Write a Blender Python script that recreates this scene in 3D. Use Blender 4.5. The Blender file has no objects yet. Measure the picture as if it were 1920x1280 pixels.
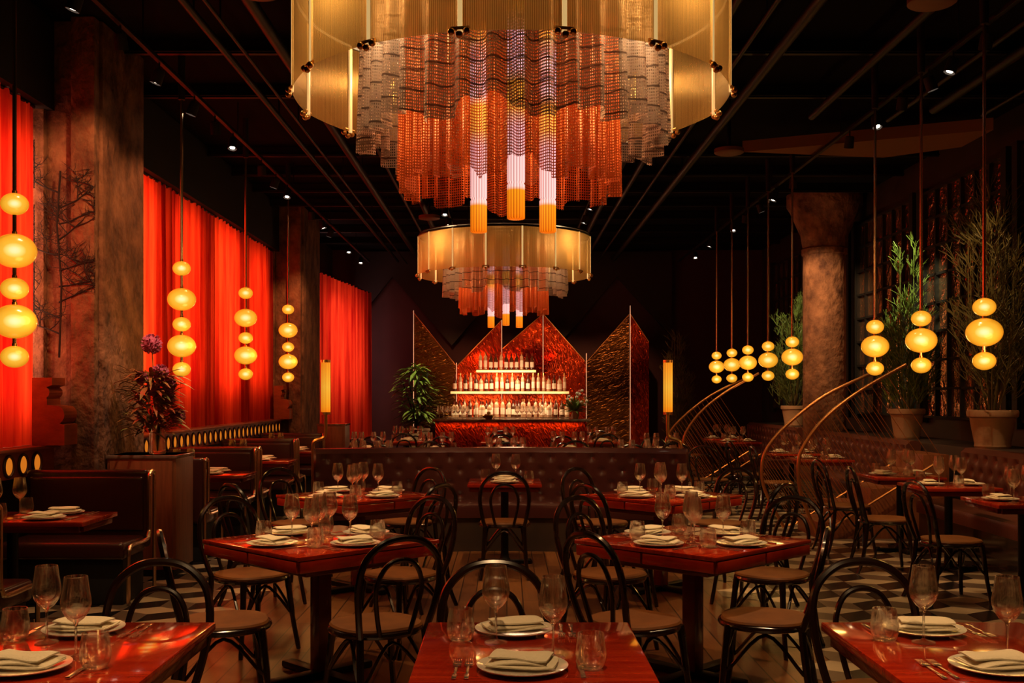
import bpy, bmesh, math, random
from mathutils import Vector, Matrix
random.seed(7)
PI=math.pi
COL=bpy.context.scene.collection
bpy.context.scene.view_settings.view_transform='Standard'
CH={}
# ---------------------------------------------------------------- materials
def nd(nt,t,**k):
    n=nt.nodes.new(t)
    for a,b in k.items():
        if a=='ins':
            for i,v in b.items(): n.inputs[i].default_value=v
        else: setattr(n,a,b)
    return n
def c4(c): return (c[0],c[1],c[2],1)
def pm(name,col,rough=.5,metal=0,em=None,ems=0,coat=0,var=None,bump=None,stretch=(1,1,1),spec=.5):
    m=bpy.data.materials.new(name); m.use_nodes=True
    nt=m.node_tree; b=nt.nodes['Principled BSDF']
    b.inputs['Base Color'].default_value=c4(col); b.inputs['Roughness'].default_value=rough
    b.inputs['Metallic'].default_value=metal; b.inputs['Coat Weight'].default_value=coat
    b.inputs['Coat Roughness'].default_value=.06
    b.inputs['Specular IOR Level'].default_value=spec
    if em: b.inputs['Emission Color'].default_value=c4(em); b.inputs['Emission Strength'].default_value=ems
    if var or bump:
        tc=nd(nt,'ShaderNodeTexCoord'); mp=nd(nt,'ShaderNodeMapping'); mp.inputs['Scale'].default_value=stretch
        nt.links.new(tc.outputs['Object'],mp.inputs[0])
    if var:
        n=nd(nt,'ShaderNodeTexNoise',ins={'Scale':var[0],'Detail':6.0,'Roughness':.65}); nt.links.new(mp.outputs[0],n.inputs['Vector'])
        r=nd(nt,'ShaderNodeValToRGB'); r.color_ramp.elements[0].position=.32; r.color_ramp.elements[1].position=.68
        r.color_ramp.elements[0].color=c4(col); r.color_ramp.elements[1].color=c4(var[1])
        nt.links.new(n.outputs[0],r.inputs[0]); nt.links.new(r.outputs[0],b.inputs['Base Color'])
    if bump:
        n=nd(nt,'ShaderNodeTexNoise',ins={'Scale':bump[0],'Detail':5.0}); nt.links.new(mp.outputs[0],n.inputs['Vector'])
        bp=nd(nt,'ShaderNodeBump',ins={'Strength':bump[1],'Distance':bump[2] if len(bump)>2 else .02}); nt.links.new(n.outputs[0],bp.inputs['Height']); nt.links.new(bp.outputs[0],b.inputs['Normal'])
    return m
def emis(name,col,s):
    m=bpy.data.materials.new(name); m.use_nodes=True; nt=m.node_tree; nt.nodes.remove(nt.nodes['Principled BSDF'])
    e=nd(nt,'ShaderNodeEmission',ins={'Color':c4(col),'Strength':s}); nt.links.new(e.outputs[0],nt.nodes['Material Output'].inputs[0]); return m
def glassy(name):
    m=bpy.data.materials.new(name); m.use_nodes=True; nt=m.node_tree; nt.nodes.remove(nt.nodes['Principled BSDF']); o=nt.nodes['Material Output']
    t=nd(nt,'ShaderNodeBsdfTransparent',ins={'Color':(.995,.99,.98,1)}); gl=nd(nt,'ShaderNodeBsdfGlass',ins={'Color':(1,.99,.97,1),'Roughness':.0,'IOR':1.45})
    g=nd(nt,'ShaderNodeBsdfGlossy',ins={'Color':(1,.85,.62,1),'Roughness':.12}); d=nd(nt,'ShaderNodeBsdfDiffuse',ins={'Color':(1,.76,.48,1)})
    gd=nd(nt,'ShaderNodeMixShader',ins={0:.3}); nt.links.new(g.outputs[0],gd.inputs[1]); nt.links.new(d.outputs[0],gd.inputs[2])  # warm diffuse added at the edges paints brighter rims onto the glass
    m1=nd(nt,'ShaderNodeMixShader',ins={0:.45}); nt.links.new(gl.outputs[0],m1.inputs[1]); nt.links.new(t.outputs[0],m1.inputs[2])
    l=nd(nt,'ShaderNodeLayerWeight',ins={'Blend':.5}); p=nd(nt,'ShaderNodeMath',operation='POWER'); p.inputs[1].default_value=6.0
    mm=nd(nt,'ShaderNodeMath',operation='MULTIPLY_ADD',use_clamp=True); mm.inputs[1].default_value=.85; mm.inputs[2].default_value=.012
    nt.links.new(l.outputs['Facing'],p.inputs[0]); nt.links.new(p.outputs[0],mm.inputs[0]); mx=nd(nt,'ShaderNodeMixShader'); nt.links.new(mm.outputs[0],mx.inputs[0])
    nt.links.new(m1.outputs[0],mx.inputs[1]); nt.links.new(gd.outputs[0],mx.inputs[2]); nt.links.new(mx.outputs[0],o.inputs[0])
    return m
def globe_mat():
    m=bpy.data.materials.new('amber_globe_glass'); m.use_nodes=True; nt=m.node_tree; b=nt.nodes['Principled BSDF']
    b.inputs['Base Color'].default_value=(.3,.13,.02,1); b.inputs['Roughness'].default_value=.2
    l=nd(nt,'ShaderNodeLayerWeight',ins={'Blend':.5}); r=nd(nt,'ShaderNodeValToRGB')
    e=r.color_ramp.elements; e[0].position=0; e[0].color=(1,.86,.42,1); e[1].position=.95; e[1].color=(.48,.14,.005,1)
    x=e.new(.05); x.color=(1,.72,.18,1)
    x=e.new(.14); x.color=(.90,.45,.035,1)
    x=e.new(.45); x.color=(.78,.32,.014,1)
    nt.links.new(l.outputs['Facing'],r.inputs[0]); nt.links.new(r.outputs[0],b.inputs['Emission Color']); b.inputs['Emission Strength'].default_value=1.08
    return m
def curtain_mat():
    m=bpy.data.materials.new('red_sheer_fabric'); m.use_nodes=True; nt=m.node_tree; nt.nodes.remove(nt.nodes['Principled BSDF']); o=nt.nodes['Material Output']
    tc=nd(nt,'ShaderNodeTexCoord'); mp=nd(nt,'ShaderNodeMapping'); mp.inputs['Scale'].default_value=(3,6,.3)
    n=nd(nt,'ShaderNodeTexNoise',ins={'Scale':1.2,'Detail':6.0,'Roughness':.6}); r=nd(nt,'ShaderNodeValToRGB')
    r.color_ramp.elements[0].position=.34; r.color_ramp.elements[0].color=(.38,.009,.007,1); r.color_ramp.elements[1].position=.72; r.color_ramp.elements[1].color=(1,.10,.026,1)  # dark streaks paint shaded folds, orange ones paint sheen, into the cloth colour
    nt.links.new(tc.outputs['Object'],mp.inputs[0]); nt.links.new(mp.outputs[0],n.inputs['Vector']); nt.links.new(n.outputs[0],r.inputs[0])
    d=nd(nt,'ShaderNodeBsdfDiffuse'); t=nd(nt,'ShaderNodeBsdfTranslucent'); mx=nd(nt,'ShaderNodeMixShader',ins={0:.6})
    for s in (d,t): nt.links.new(r.outputs[0],s.inputs[0])
    nt.links.new(d.outputs[0],mx.inputs[1]); nt.links.new(t.outputs[0],mx.inputs[2]); nt.links.new(mx.outputs[0],o.inputs[0])
    return m
def weave_mat(name,colA,colB,pu,pv,open_,metal,band=None,thr=.0,trans=.25,rough=.45):
    m=bpy.data.materials.new(name); m.use_nodes=True; nt=m.node_tree; b=nt.nodes['Principled BSDF']; o=nt.nodes['Material Output']
    uv=nd(nt,'ShaderNodeUVMap'); n=nd(nt,'ShaderNodeTexNoise',ins={'Scale':7.0}); nt.links.new(uv.outputs[0],n.inputs['Vector'])
    sp=nd(nt,'ShaderNodeSeparateXYZ'); nt.links.new(uv.outputs[0],sp.inputs[0])
    def sn(sock,per,jit=0):
        if jit:
            j=nd(nt,'ShaderNodeMath',operation='MULTIPLY_ADD'); j.inputs[1].default_value=jit; nt.links.new(n.outputs[0],j.inputs[0]); nt.links.new(sock,j.inputs[2]); sock=j.outputs[0]
        a=nd(nt,'ShaderNodeMath',operation='MULTIPLY'); a.inputs[1].default_value=2*PI/per; nt.links.new(sock,a.inputs[0])
        s=nd(nt,'ShaderNodeMath',operation='SINE'); nt.links.new(a.outputs[0],s.inputs[0]); return s
    su=sn(sp.outputs[0],pu); sv=sn(sp.outputs[1],pv)
    mx=nd(nt,'ShaderNodeMath',operation='MAXIMUM'); nt.links.new(su.outputs[0],mx.inputs[0]); nt.links.new(sv.outputs[0],mx.inputs[1])
    mr=nd(nt,'ShaderNodeMapRange',ins={1:thr-.25,2:thr+.45,3:open_,4:1.0}); nt.links.new(mx.outputs[0],mr.inputs[0])
    mc=nd(nt,'ShaderNodeMix',data_type='RGBA'); mc.inputs[6].default_value=c4(colA); mc.inputs[7].default_value=c4(colB)
    nt.links.new(n.outputs[0],mc.inputs[0]); last=mc.outputs[2]; al=mr.outputs[0]
    if band:
        sb=sn(sp.outputs[1],band,.05); g=nd(nt,'ShaderNodeMapRange',ins={1:.90,2:.99,3:0.0,4:.9}); nt.links.new(sb.outputs[0],g.inputs[0])
        m2=nd(nt,'ShaderNodeMix',data_type='RGBA'); nt.links.new(g.outputs[0],m2.inputs[0]); nt.links.new(last,m2.inputs[6]); m2.inputs[7].default_value=(.05,.02,.015,1); last=m2.outputs[2]
        am=nd(nt,'ShaderNodeMath',operation='MAXIMUM'); nt.links.new(al,am.inputs[0]); nt.links.new(g.outputs[0],am.inputs[1]); al=am.outputs[0]
    nt.links.new(al,b.inputs['Alpha'])
    nt.links.new(last,b.inputs['Base Color']); b.inputs['Metallic'].default_value=metal; b.inputs['Roughness'].default_value=rough
    t=nd(nt,'ShaderNodeBsdfTranslucent'); nt.links.new(last,t.inputs[0]); tr=nd(nt,'ShaderNodeBsdfTransparent'); mt=nd(nt,'ShaderNodeMixShader'); nt.links.new(al,mt.inputs[0]); nt.links.new(tr.outputs[0],mt.inputs[1]); nt.links.new(t.outputs[0],mt.inputs[2])
    ms=nd(nt,'ShaderNodeMixShader',ins={0:trans})
    nt.links.new(b.outputs[0],ms.inputs[1]); nt.links.new(mt.outputs[0],ms.inputs[2]); nt.links.new(ms.outputs[0],o.inputs[0])
    return m
def panel_mat():
    m=bpy.data.materials.new('ribbed_gold_panel'); m.use_nodes=True; nt=m.node_tree; b=nt.nodes['Principled BSDF']; o=nt.nodes['Material Output']
    tc=nd(nt,'ShaderNodeTexCoord'); w=nd(nt,'ShaderNodeTexWave',bands_direction='X',ins={'Scale':38.0}); nt.links.new(tc.outputs['Object'],w.inputs[0])
    bp=nd(nt,'ShaderNodeBump',ins={'Strength':.6,'Distance':.004}); nt.links.new(w.outputs['Fac'],bp.inputs['Height'])
    r=nd(nt,'ShaderNodeValToRGB'); r.color_ramp.elements[0].color=(.40,.20,.042,1); r.color_ramp.elements[1].color=(.80,.50,.16,1); nt.links.new(w.outputs['Fac'],r.inputs[0])
    nt.links.new(r.outputs[0],b.inputs['Base Color']); b.inputs['Metallic'].default_value=.75; b.inputs['Roughness'].default_value=.26; nt.links.new(bp.outputs[0],b.inputs['Normal'])
    t=nd(nt,'ShaderNodeBsdfTranslucent'); nt.links.new(r.outputs[0],t.inputs[0]); ms=nd(nt,'ShaderNodeMixShader',ins={0:.42})
    nt.links.new(b.outputs[0],ms.inputs[1]); nt.links.new(t.outputs[0],ms.inputs[2])
    tr=nd(nt,'ShaderNodeBsdfTransparent',ins={'Color':(1,.75,.4,1)}); m3=nd(nt,'ShaderNodeMixShader',ins={0:.26}); nt.links.new(ms.outputs[0],m3.inputs[1]); nt.links.new(tr.outputs[0],m3.inputs[2]); nt.links.new(m3.outputs[0],o.inputs[0])
    return m
def tube_lamp_mat(name,stops,stren):
    m=bpy.data.materials.new(name); m.use_nodes=True; nt=m.node_tree; b=nt.nodes['Principled BSDF']
    tc=nd(nt,'ShaderNodeTexCoord'); sp=nd(nt,'ShaderNodeSeparateXYZ'); nt.links.new(tc.outputs['Generated'],sp.inputs[0])
    r=nd(nt,'ShaderNodeValToRGB'); e=r.color_ramp.elements; e[0].position=stops[0][0]; e[0].color=c4(stops[0][1]); e[1].position=stops[-1][0]; e[1].color=c4(stops[-1][1])
    for p,c in stops[1:-1]: x=e.new(p); x.color=c4(c)
    g=nd(nt,'ShaderNodeTexGradient',gradient_type='RADIAL'); mp=nd(nt,'ShaderNodeMapping'); mp.inputs['Location'].default_value=(-.5,-.5,0); nt.links.new(tc.outputs['Generated'],mp.inputs[0]); nt.links.new(mp.outputs[0],g.inputs[0])
    a=nd(nt,'ShaderNodeMath',operation='MULTIPLY'); a.inputs[1].default_value=2*PI*18; nt.links.new(g.outputs['Fac'],a.inputs[0])
    s=nd(nt,'ShaderNodeMath',operation='SINE'); nt.links.new(a.outputs[0],s.inputs[0])
    q=nd(nt,'ShaderNodeMapRange',ins={1:-1.0,2:.2,3:.35,4:1.0}); nt.links.new(s.outputs[0],q.inputs[0])
    st=nd(nt,'ShaderNodeMath',operation='MULTIPLY'); st.inputs[1].default_value=stren; nt.links.new(q.outputs[0],st.inputs[0])
    nt.links.new(sp.outputs[2],r.inputs[0]); nt.links.new(r.outputs[0],b.inputs['Emission Color']); nt.links.new(st.outputs[0],b.inputs['Emission Strength'])
    b.inputs['Base Color'].default_value=(.10,.04,.012,1); b.inputs['Roughness'].default_value=.4; b.inputs['Specular IOR Level'].default_value=.2
    return m
def plank_mat():
    m=bpy.data.materials.new('wood_planks'); m.use_nodes=True; nt=m.node_tree; b=nt.nodes['Principled BSDF']
    tc=nd(nt,'ShaderNodeTexCoord'); mp=nd(nt,'ShaderNodeMapping'); mp.inputs['Rotation'].default_value=(0,0,PI/2); nt.links.new(tc.outputs['Object'],mp.inputs[0])
    br=nd(nt,'ShaderNodeTexBrick',ins={'Color1':(.24,.09,.025,1),'Color2':(.15,.05,.015,1),'Mortar':(.015,.006,.003,1),'Scale':1.0,'Mortar Size':.004,'Brick Width':1.6,'Row Height':.12})
    nt.links.new(mp.outputs[0],br.inputs[0])
    n=nd(nt,'ShaderNodeTexNoise',ins={'Scale':4.0,'Detail':6.0}); m2=nd(nt,'ShaderNodeMapping'); m2.inputs['Scale'].default_value=(14,1,1); nt.links.new(tc.outputs['Object'],m2.inputs[0]); nt.links.new(m2.outputs[0],n.inputs['Vector'])
    mx=nd(nt,'ShaderNodeMix',data_type='RGBA',blend_type='MULTIPLY'); mx.inputs[0].default_value=.6; nt.links.new(br.outputs[0],mx.inputs[6]); nt.links.new(n.outputs['Fac'],mx.inputs[7])
    nt.links.new(mx.outputs[2],b.inputs['Base Color']); b.inputs['Roughness'].default_value=.3
    return m
def hammered(name,a,bcol,rot,sc=4.2,rough=.3):
    m=bpy.data.materials.new(name); m.use_nodes=True; nt=m.node_tree; b=nt.nodes['Principled BSDF']
    tc=nd(nt,'ShaderNodeTexCoord'); m0=nd(nt,'ShaderNodeMapping'); m0.inputs['Rotation'].default_value=(0,rot,0); mp=nd(nt,'ShaderNodeMapping'); mp.inputs['Scale'].default_value=(1.1,1,2.8)
    nt.links.new(tc.outputs['Object'],m0.inputs[0]); nt.links.new(m0.outputs[0],mp.inputs[0])
    n=nd(nt,'ShaderNodeTexNoise',ins={'Scale':sc,'Detail':2.0,'Distortion':1.2}); nt.links.new(mp.outputs[0],n.inputs['Vector'])
    n2=nd(nt,'ShaderNodeTexNoise',ins={'Scale':.9,'Detail':2.0}); nt.links.new(tc.outputs['Object'],n2.inputs['Vector'])
    ad=nd(nt,'ShaderNodeMath',operation='MULTIPLY_ADD'); ad.inputs[1].default_value=.35; nt.links.new(n.outputs[0],ad.inputs[0]); nt.links.new(n2.outputs[0],ad.inputs[2])
    hf=nd(nt,'ShaderNodeMath',operation='MULTIPLY'); hf.inputs[1].default_value=.74; nt.links.new(ad.outputs[0],hf.inputs[0])
    r=nd(nt,'ShaderNodeValToRGB'); r.color_ramp.elements[0].position=.40; r.color_ramp.elements[0].color=c4(a); r.color_ramp.elements[1].position=.60; r.color_ramp.elements[1].color=c4(bcol)
    nt.links.new(hf.outputs[0],r.inputs[0]); nt.links.new(r.outputs[0],b.inputs['Base Color'])
    bp=nd(nt,'ShaderNodeBump',ins={'Strength':.9,'Distance':.035}); nt.links.new(n.outputs[0],bp.inputs['Height']); nt.links.new(bp.outputs[0],b.inputs['Normal'])
    b.inputs['Metallic'].default_value=.92; b.inputs['Roughness'].default_value=rough
    return m
M={}
M['tab']=pm('red_lacquered_wood',(.29,.012,.004),.12,coat=1,var=(3.2,(.54,.040,.008)),stretch=(1,9,1))
M['edge']=pm('dark_lacquered_edge',(.13,.010,.004),.2,coat=.5)
M['chair']=pm('dark_bentwood',(.012,.004,.0025),.24,coat=.5)
M['seat']=pm('worn_brown_seat',(.10,.032,.007),.55,var=(5,(.18,.062,.014)),spec=.2)
M['iron']=pm('black_iron',(.010,.008,.007),.4,metal=.6)
M['glass']=glassy('clear_glass')
M['plate']=pm('white_china',(.72,.65,.52),.15,coat=.5)
M['napkin']=pm('cream_linen',(.76,.66,.47),.9,bump=(90,.3))
M['steel']=pm('polished_steel',(.85,.76,.66),.22,metal=1)
M['brass']=pm('brushed_brass',(.78,.42,.14),.3,metal=1)
M['rail']=pm('warm_brass_rail',(.58,.24,.075),.36,metal=.85)
M['chrome']=pm('warm_chrome',(.78,.56,.36),.25,metal=1)
M['leather']=pm('oxblood_leather',(.042,.010,.008),.26,coat=.2,bump=(60,.08))
M['leather2']=pm('brown_leather',(.085,.023,.014),.32,bump=(60,.1))
M['globe']=globe_mat()
M['curt']=curtain_mat()
M['grey']=weave_mat('smoky_wire_mesh',(.30,.22,.19),(.52,.42,.36),.0105,.0135,.12,.3,band=.085,thr=.18,trans=.18,rough=.5)
M['copper']=weave_mat('copper_chain_mesh',(.38,.060,.012),(.70,.18,.038),.0125,.0125,.08,.55,thr=.25,trans=.25,rough=.42)
M['panel']=panel_mat()
M['cream']=pm('lit_cream_rod',(.8,.55,.25),.4,em=(1,.62,.22),ems=.6)
M['strip']=pm('thin_lit_strip',(.8,.5,.3),.4,em=(1,.48,.26),ems=.5)
M['black']=pm('matte_black',(.005,.004,.005),.7)
M['ceil']=pm('black_ceiling_paint',(.0025,.002,.0025),.95,var=(2,(.0045,.004,.0045)),spec=.1)
M['pipe']=pm('black_painted_metal',(.0055,.005,.0055),.5,spec=.3)
M['lens']=pm('lit_lamp_lens',(1,.8,.5),.3,em=(1,.80,.6),ems=14)
M['disc']=pm('speaker_grille',(.16,.06,.03),.6)
M['conc']=pm('weathered_concrete',(.060,.019,.009),.9,var=(4.2,(.30,.13,.062)),bump=(8,1.0,.06),stretch=(1.0,1.0,.8))
M['wood']=pm('walnut_wood',(.15,.042,.014),.4,var=(3,(.27,.085,.03)),stretch=(9,9,.8))
M['owood']=pm('orange_wood',(.22,.035,.009),.45,var=(3,(.36,.07,.016)),stretch=(3,1,6))
M['rim']=pm('dark_wood_rim',(.05,.012,.005),.5)
M['amber']=emis('amber_opening',(1,.26,.018),.62)
M['maroon']=pm('maroon_plaster',(.040,.007,.010),.7,var=(1.2,(.055,.010,.014)))
M['facet']=pm('maroon_facet',(.014,.005,.008),.6)
M['wallr']=pm('dark_brown_wall',(.018,.008,.005),.6,var=(3,(.030,.013,.009)))
M['pane']=pm('dark_rippled_glass',(.60,.34,.20),.07,metal=.9,bump=(6,1.0,.07))
M['plank']=plank_mat()
M['tw']=pm('cream_stone_tile',(.48,.36,.22),.3,var=(2,(.38,.28,.17)))
M['tg']=pm('grey_stone_tile',(.12,.082,.055),.3)
M['tb']=pm('black_stone_tile',(.010,.008,.008),.25)
M['btile']=pm('glossy_black_tile',(.03,.02,.016),.12,coat=.5)
M['green']=pm('green_foliage',(.055,.080,.014),.55,var=(6,(.13,.16,.028)))
M['lime']=pm('lime_foliage',(.08,.13,.018),.5,var=(6,(.21,.29,.05)))
M['olive']=pm('olive_foliage',(.070,.058,.014),.55,var=(6,(.15,.115,.028)))
M['redleaf']=pm('red_green_foliage',(.42,.03,.015),.5,var=(7,(.10,.17,.03)))
M['purple']=pm('purple_allium',(.42,.08,.17),.8,bump=(40,1.0))
M['stone']=pm('pale_stone_pot',(.42,.23,.12),.75,var=(4,(.32,.18,.095)),bump=(14,.3))
M['soil']=pm('dark_soil',(.02,.012,.008),.95)
M['twig']=pm('black_twig',(.010,.006,.005),.8)
M['ham1']=hammered('hammered_gold',(.045,.014,.004),(.24,.095,.02),.45,5.5)
M['ham2']=hammered('hammered_copper',(.12,.007,.003),(.72,.075,.013),-1.1,6.0)
M['marble']=pm('dark_marble',(.05,.03,.025),.15,var=(4,(.30,.20,.14)))
M['bot']=pm('dark_bottle_glass',(.07,.025,.012),.08,spec=.8)
M['botc']=pm('clear_spirit_bottle',(.50,.33,.20),.08,spec=.8)
M['label']=pm('cream_label',(.86,.78,.64),.6)
M['foil']=pm('dark_foil_cap',(.12,.02,.012),.35,metal=.5)
M['fruit']=pm('yellow_fruit',(.7,.4,.03),.4)
M['flow']=pm('white_petals',(.7,.6,.45),.6)
M['flowr']=pm('pink_petals',(.6,.12,.08),.6)
M['duct']=pm('tan_duct',(.24,.11,.05),.7,spec=.2)
M['wax']=tube_lamp_mat('standing_lamp_shade',[(0,(1,.20,.005)),(.12,(1,.32,.012)),(.5,(1,.44,.035)),(1,(1,.26,.008))],1.15)
M['tub']=tube_lamp_mat('gradient_tube_light',[(0,(.8,.13,.002)),(.02,(.85,.17,.004)),(.125,(.9,.24,.007)),(.14,(1,.50,.45)),(.40,(1,.46,.45)),(.48,(1,.40,.06)),(.60,(1,.42,.03)),(.66,(1,.58,.66)),(.85,(1,.52,.60)),(.92,(1,.42,.04)),(1,(1,.3,.02))],1.5)
# ---------------------------------------------------------------- geometry
class MB:
    def __init__(s): s.v=[]; s.f=[]; s.m=[]; s.uv=None
    def add(s,v,f,m=0):
        o=len(s.v); s.v+= [tuple(p) for p in v]; s.f+=[tuple(i+o for i in q) for q in f]; s.m+=[m]*len(f); return s
    def lathe(s,prof,n=24,m=0,off=(0,0,0),sc=(1,1,1)):
        v=[];f=[]; k=len(prof)
        for i in range(n):
            a=2*PI*i/n
            for r,z in prof: v.append((r*math.cos(a)*sc[0]+off[0],r*math.sin(a)*sc[1]+off[1],z*sc[2]+off[2]))
        for i in range(n):
            j=(i+1)%n
            for q in range(k-1): f.append((i*k+q,j*k+q,j*k+q+1,i*k+q+1))
        return s.add(v,f,m)
    def tube(s,P,r,n=8,closed=False,m=0):
        P=[Vector(p) for p in P]; N=len(P); v=[];f=[]
        T=[]
        for i in range(N):
            a=P[(i-1)%N] if (closed or i>0) else P[i]; b=P[(i+1)%N] if (closed or i<N-1) else P[i]
            T.append((b-a).normalized())
        up=Vector((0,0,1)) if abs(T[0].z)<.9 else Vector((1,0,0))
        x=T[0].cross(up).normalized()
        for i in range(N):
            x=(x-T[i]*x.dot(T[i])).normalized(); y=T[i].cross(x)
            rr=r[i] if isinstance(r,(list,tuple)) else r
            for k in range(n):
                a=2*PI*k/n; v.append(P[i]+x*(rr*math.cos(a))+y*(rr*math.sin(a)))
        for i in range(N if closed else N-1):
            j=(i+1)%N
            for k in range(n):
                l=(k+1)%n; f.append((i*n+k,i*n+l,j*n+l,j*n+k))
        if not closed: f.append(tuple(range(n-1,-1,-1))); f.append(tuple((N-1)*n+k for k in range(n)))
        return s.add(v,f,m)
    def box(s,c,d,bev=0,m=0,rz=0,seg=2):
        bm=bmesh.new(); bmesh.ops.create_cube(bm,size=1); bmesh.ops.scale(bm,vec=d,verts=bm.verts)
        if bev: bmesh.ops.bevel(bm,geom=bm.edges[:],offset=bev,segments=seg,affect='EDGES',profile=.6)
        if rz: bmesh.ops.rotate(bm,matrix=Matrix.Rotation(rz,3,'Z'),verts=bm.verts)
        bmesh.ops.translate(bm,vec=c,verts=bm.verts); bm.verts.index_update()
        v=[x.co.copy() for x in bm.verts]; f=[[y.index for y in q.verts] for q in bm.faces]; bm.free()
        return s.add(v,f,m)
    def ball(s,c,r,n=12,k=8,m=0,sc=(1,1,1)):
        pr=[(max(r*math.sin(PI*i/k),1e-4),-r*math.cos(PI*i/k)) for i in range(k+1)]
        return s.lathe(pr,n,m,c,sc)
    def prism(s,pts,axis,a,b,m=0):
        n=len(pts); v=[]
        for t in (a,b):
            for p in pts: v.append((t,p[0],p[1]) if axis=='x' else ((p[0],t,p[1]) if axis=='y' else (p[0],p[1],t)))
        f=[tuple(range(n)),tuple(range(2*n-1,n-1,-1))]+[(i,i+n,(i+1)%n+n,(i+1)%n) for i in range(n)]
        return s.add(v,f,m)
def cr(P,k=6,closed=False):
    P=[Vector(p) for p in P]; N=len(P); out=[]
    for i in range(N if closed else N-1):
        g=lambda j: P[j%N] if closed else P[min(max(j,0),N-1)]
        a,b,c,d=g(i-1),g(i),g(i+1),g(i+2)
        for t in range(k):
            u=t/k; out.append(.5*((2*b)+(c-a)*u+(2*a-5*b+4*c-d)*u*u+(3*b-a-3*c+d)*u**3))
    if not closed: out.append(P[-1])
    return out
def mesh(name,mb,mats,smooth=True,weld=False):
    me=bpy.data.meshes.new(name); me.from_pydata(mb.v,[],mb.f)
    for m in (mats if isinstance(mats,list) else [mats]): me.materials.append(M[m])
    me.polygons.foreach_set('material_index',mb.m)
    if mb.uv:
        l=me.uv_layers.new(name='UVMap')
        for p in me.polygons:
            for li in p.loop_indices: l.data[li].uv=mb.uv[me.loops[li].vertex_index]
    bm=bmesh.new(); bm.from_mesh(me)
    if weld: bmesh.ops.remove_doubles(bm,verts=bm.verts,dist=.0008)
    bmesh.ops.recalc_face_normals(bm,faces=bm.faces); bm.to_mesh(me); bm.free()
    if smooth:
        me.polygons.foreach_set('use_smooth',[True]*len(me.polygons))
        try: me.set_sharp_from_angle(angle=math.radians(38))
        except Exception: pass
    me.update(); return me
def tag(o,label,cat,group=None,kind=None):
    o["label"]=label; o["category"]=cat
    if group: o["group"]=group
    if kind: o["kind"]=kind
    return o
def thing(name,label,cat,loc=(0,0,0),rz=0,group=None,kind=None,me=None):
    o=bpy.data.objects.new(name,me); COL.objects.link(o); o.location=loc; o.rotation_euler=(0,0,rz); CH[o]=[]
    if me is None: o.empty_display_size=.1
    return tag(o,label,cat,group,kind)
def part(par,name,me,loc=(0,0,0),rot=(0,0,0),label=None):
    o=bpy.data.objects.new(name,me); COL.objects.link(o); o.parent=par; o.location=loc; o.rotation_euler=rot; CH[o]=[]; CH[par].append(o)
    if label: o["label"]=label
    return o
def _dc(c,par):
    n=c.copy(); COL.objects.link(n); n.parent=par; CH[n]=[]; CH[par].append(n)
    for d in CH[c]: _dc(d,n)
def dup(root,loc,rz=0,label=None,group=None):
    n=root.copy(); COL.objects.link(n); n.location=loc; n.rotation_euler=(0,0,rz); CH[n]=[]
    for c in CH[root]: _dc(c,n)
    if label: n["label"]=label
    if group: n["group"]=group
    return n
class Proto:
    def __init__(s,root): s.r=root; s.used=False
    def at(s,loc,rz=0,label=None,group=None):
        if not s.used:
            s.used=True; s.r.location=loc; s.r.rotation_euler=(0,0,rz)
            if label: s.r["label"]=label
            if group: s.r["group"]=group
            return s.r
        return dup(s.r,loc,rz,label,group)
def struct(name,mb,mats,label,cat,smooth=False):
    return thing(name,label,cat,kind='structure',me=mesh(name,mb,mats,smooth))
# ---------------------------------------------------------------- room shell
CZ=4.7; XL=-4.2; XR=5.6; YB=23.4; YF=-1.0
fl=MB(); fl.add([(XL,YF,0),(XR,YF,0),(XR,YB,0),(XL,YB,0)],[(0,1,2,3)],0)
def tiles(x0,x1,y0,y1):
    e=.26; w=e*math.sqrt(3)
    j=0; y=y0
    while y<y1:
        x=x0+(w/2 if j%2 else 0)
        while x<x1:
            c=(x,y); P=lambda a,r=e:(c[0]+r*math.cos(math.radians(a)),c[1]+r*math.sin(math.radians(a)))
            hx=[P(a) for a in (90,30,-30,-90,-150,150)]
            if x-w/2>=x0-.01 and x+w/2<=x1+.01:
                z=.003
                for k in range(3):
                    if k==0: q=[hx[5],c,hx[1],hx[0]]
                    elif k==1: q=[c,hx[3],hx[2],hx[1]]
                    else: q=[hx[5],hx[4],hx[3],c]
                    fl.add([(p[0],p[1],z) for p in q],[(0,1,2,3)],1+k)
            x+=w
        y+=e*1.5; j+=1
tiles(1.65,5.5,3.2,22); tiles(-4.1,-1.65,3.2,22)
struct('floor',fl,['plank','tw','tb','tg'],'dark wood plank floor with black and cream geometric tiles','floor')
struct('ceiling',MB().add([(XL,YF,CZ),(XR,YF,CZ),(XR,YB,CZ),(XL,YB,CZ)],[(0,3,2,1)]),'ceil','black painted open ceiling','ceiling')
struct('wall_left',MB().box((XL-.06,11.2,CZ/2),(.12,24.4,CZ)),'black','dark wall behind the red curtains','wall')
struct('wall_back',MB().box((.7,YB+.06,CZ/2),(10,.12,CZ)),'maroon','dark maroon wall behind the bar','wall')
struct('wall_right',MB().box((XR+.06,11.2,CZ/2),(.12,24.4,CZ)),'wallr','dark brown wall with tall windows','wall')
struct('wall_front',MB().box((.7,YF-.06,CZ/2),(10,.12,CZ)),'maroon','dark maroon wall','wall')
lw=MB(); lw.box((-4.06,11.2,.45),(.26,24.2,.90)); struct('wall_lower_left',lw,'black','dark low wall beneath the curtains','wall')
struct('trim_1',MB().box((-3.99,11.2,4.31),(.36,24.2,.76)),'black','black header above the curtains','trim')
fc=MB(); pts=[(-3.3,3.1),(-2.5,4.1),(-1.2,2.6),(0,4.0),(1.2,2.7),(2.4,4.1),(3.6,2.8),(3.6,4.65),(-3.3,4.65)]
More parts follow.
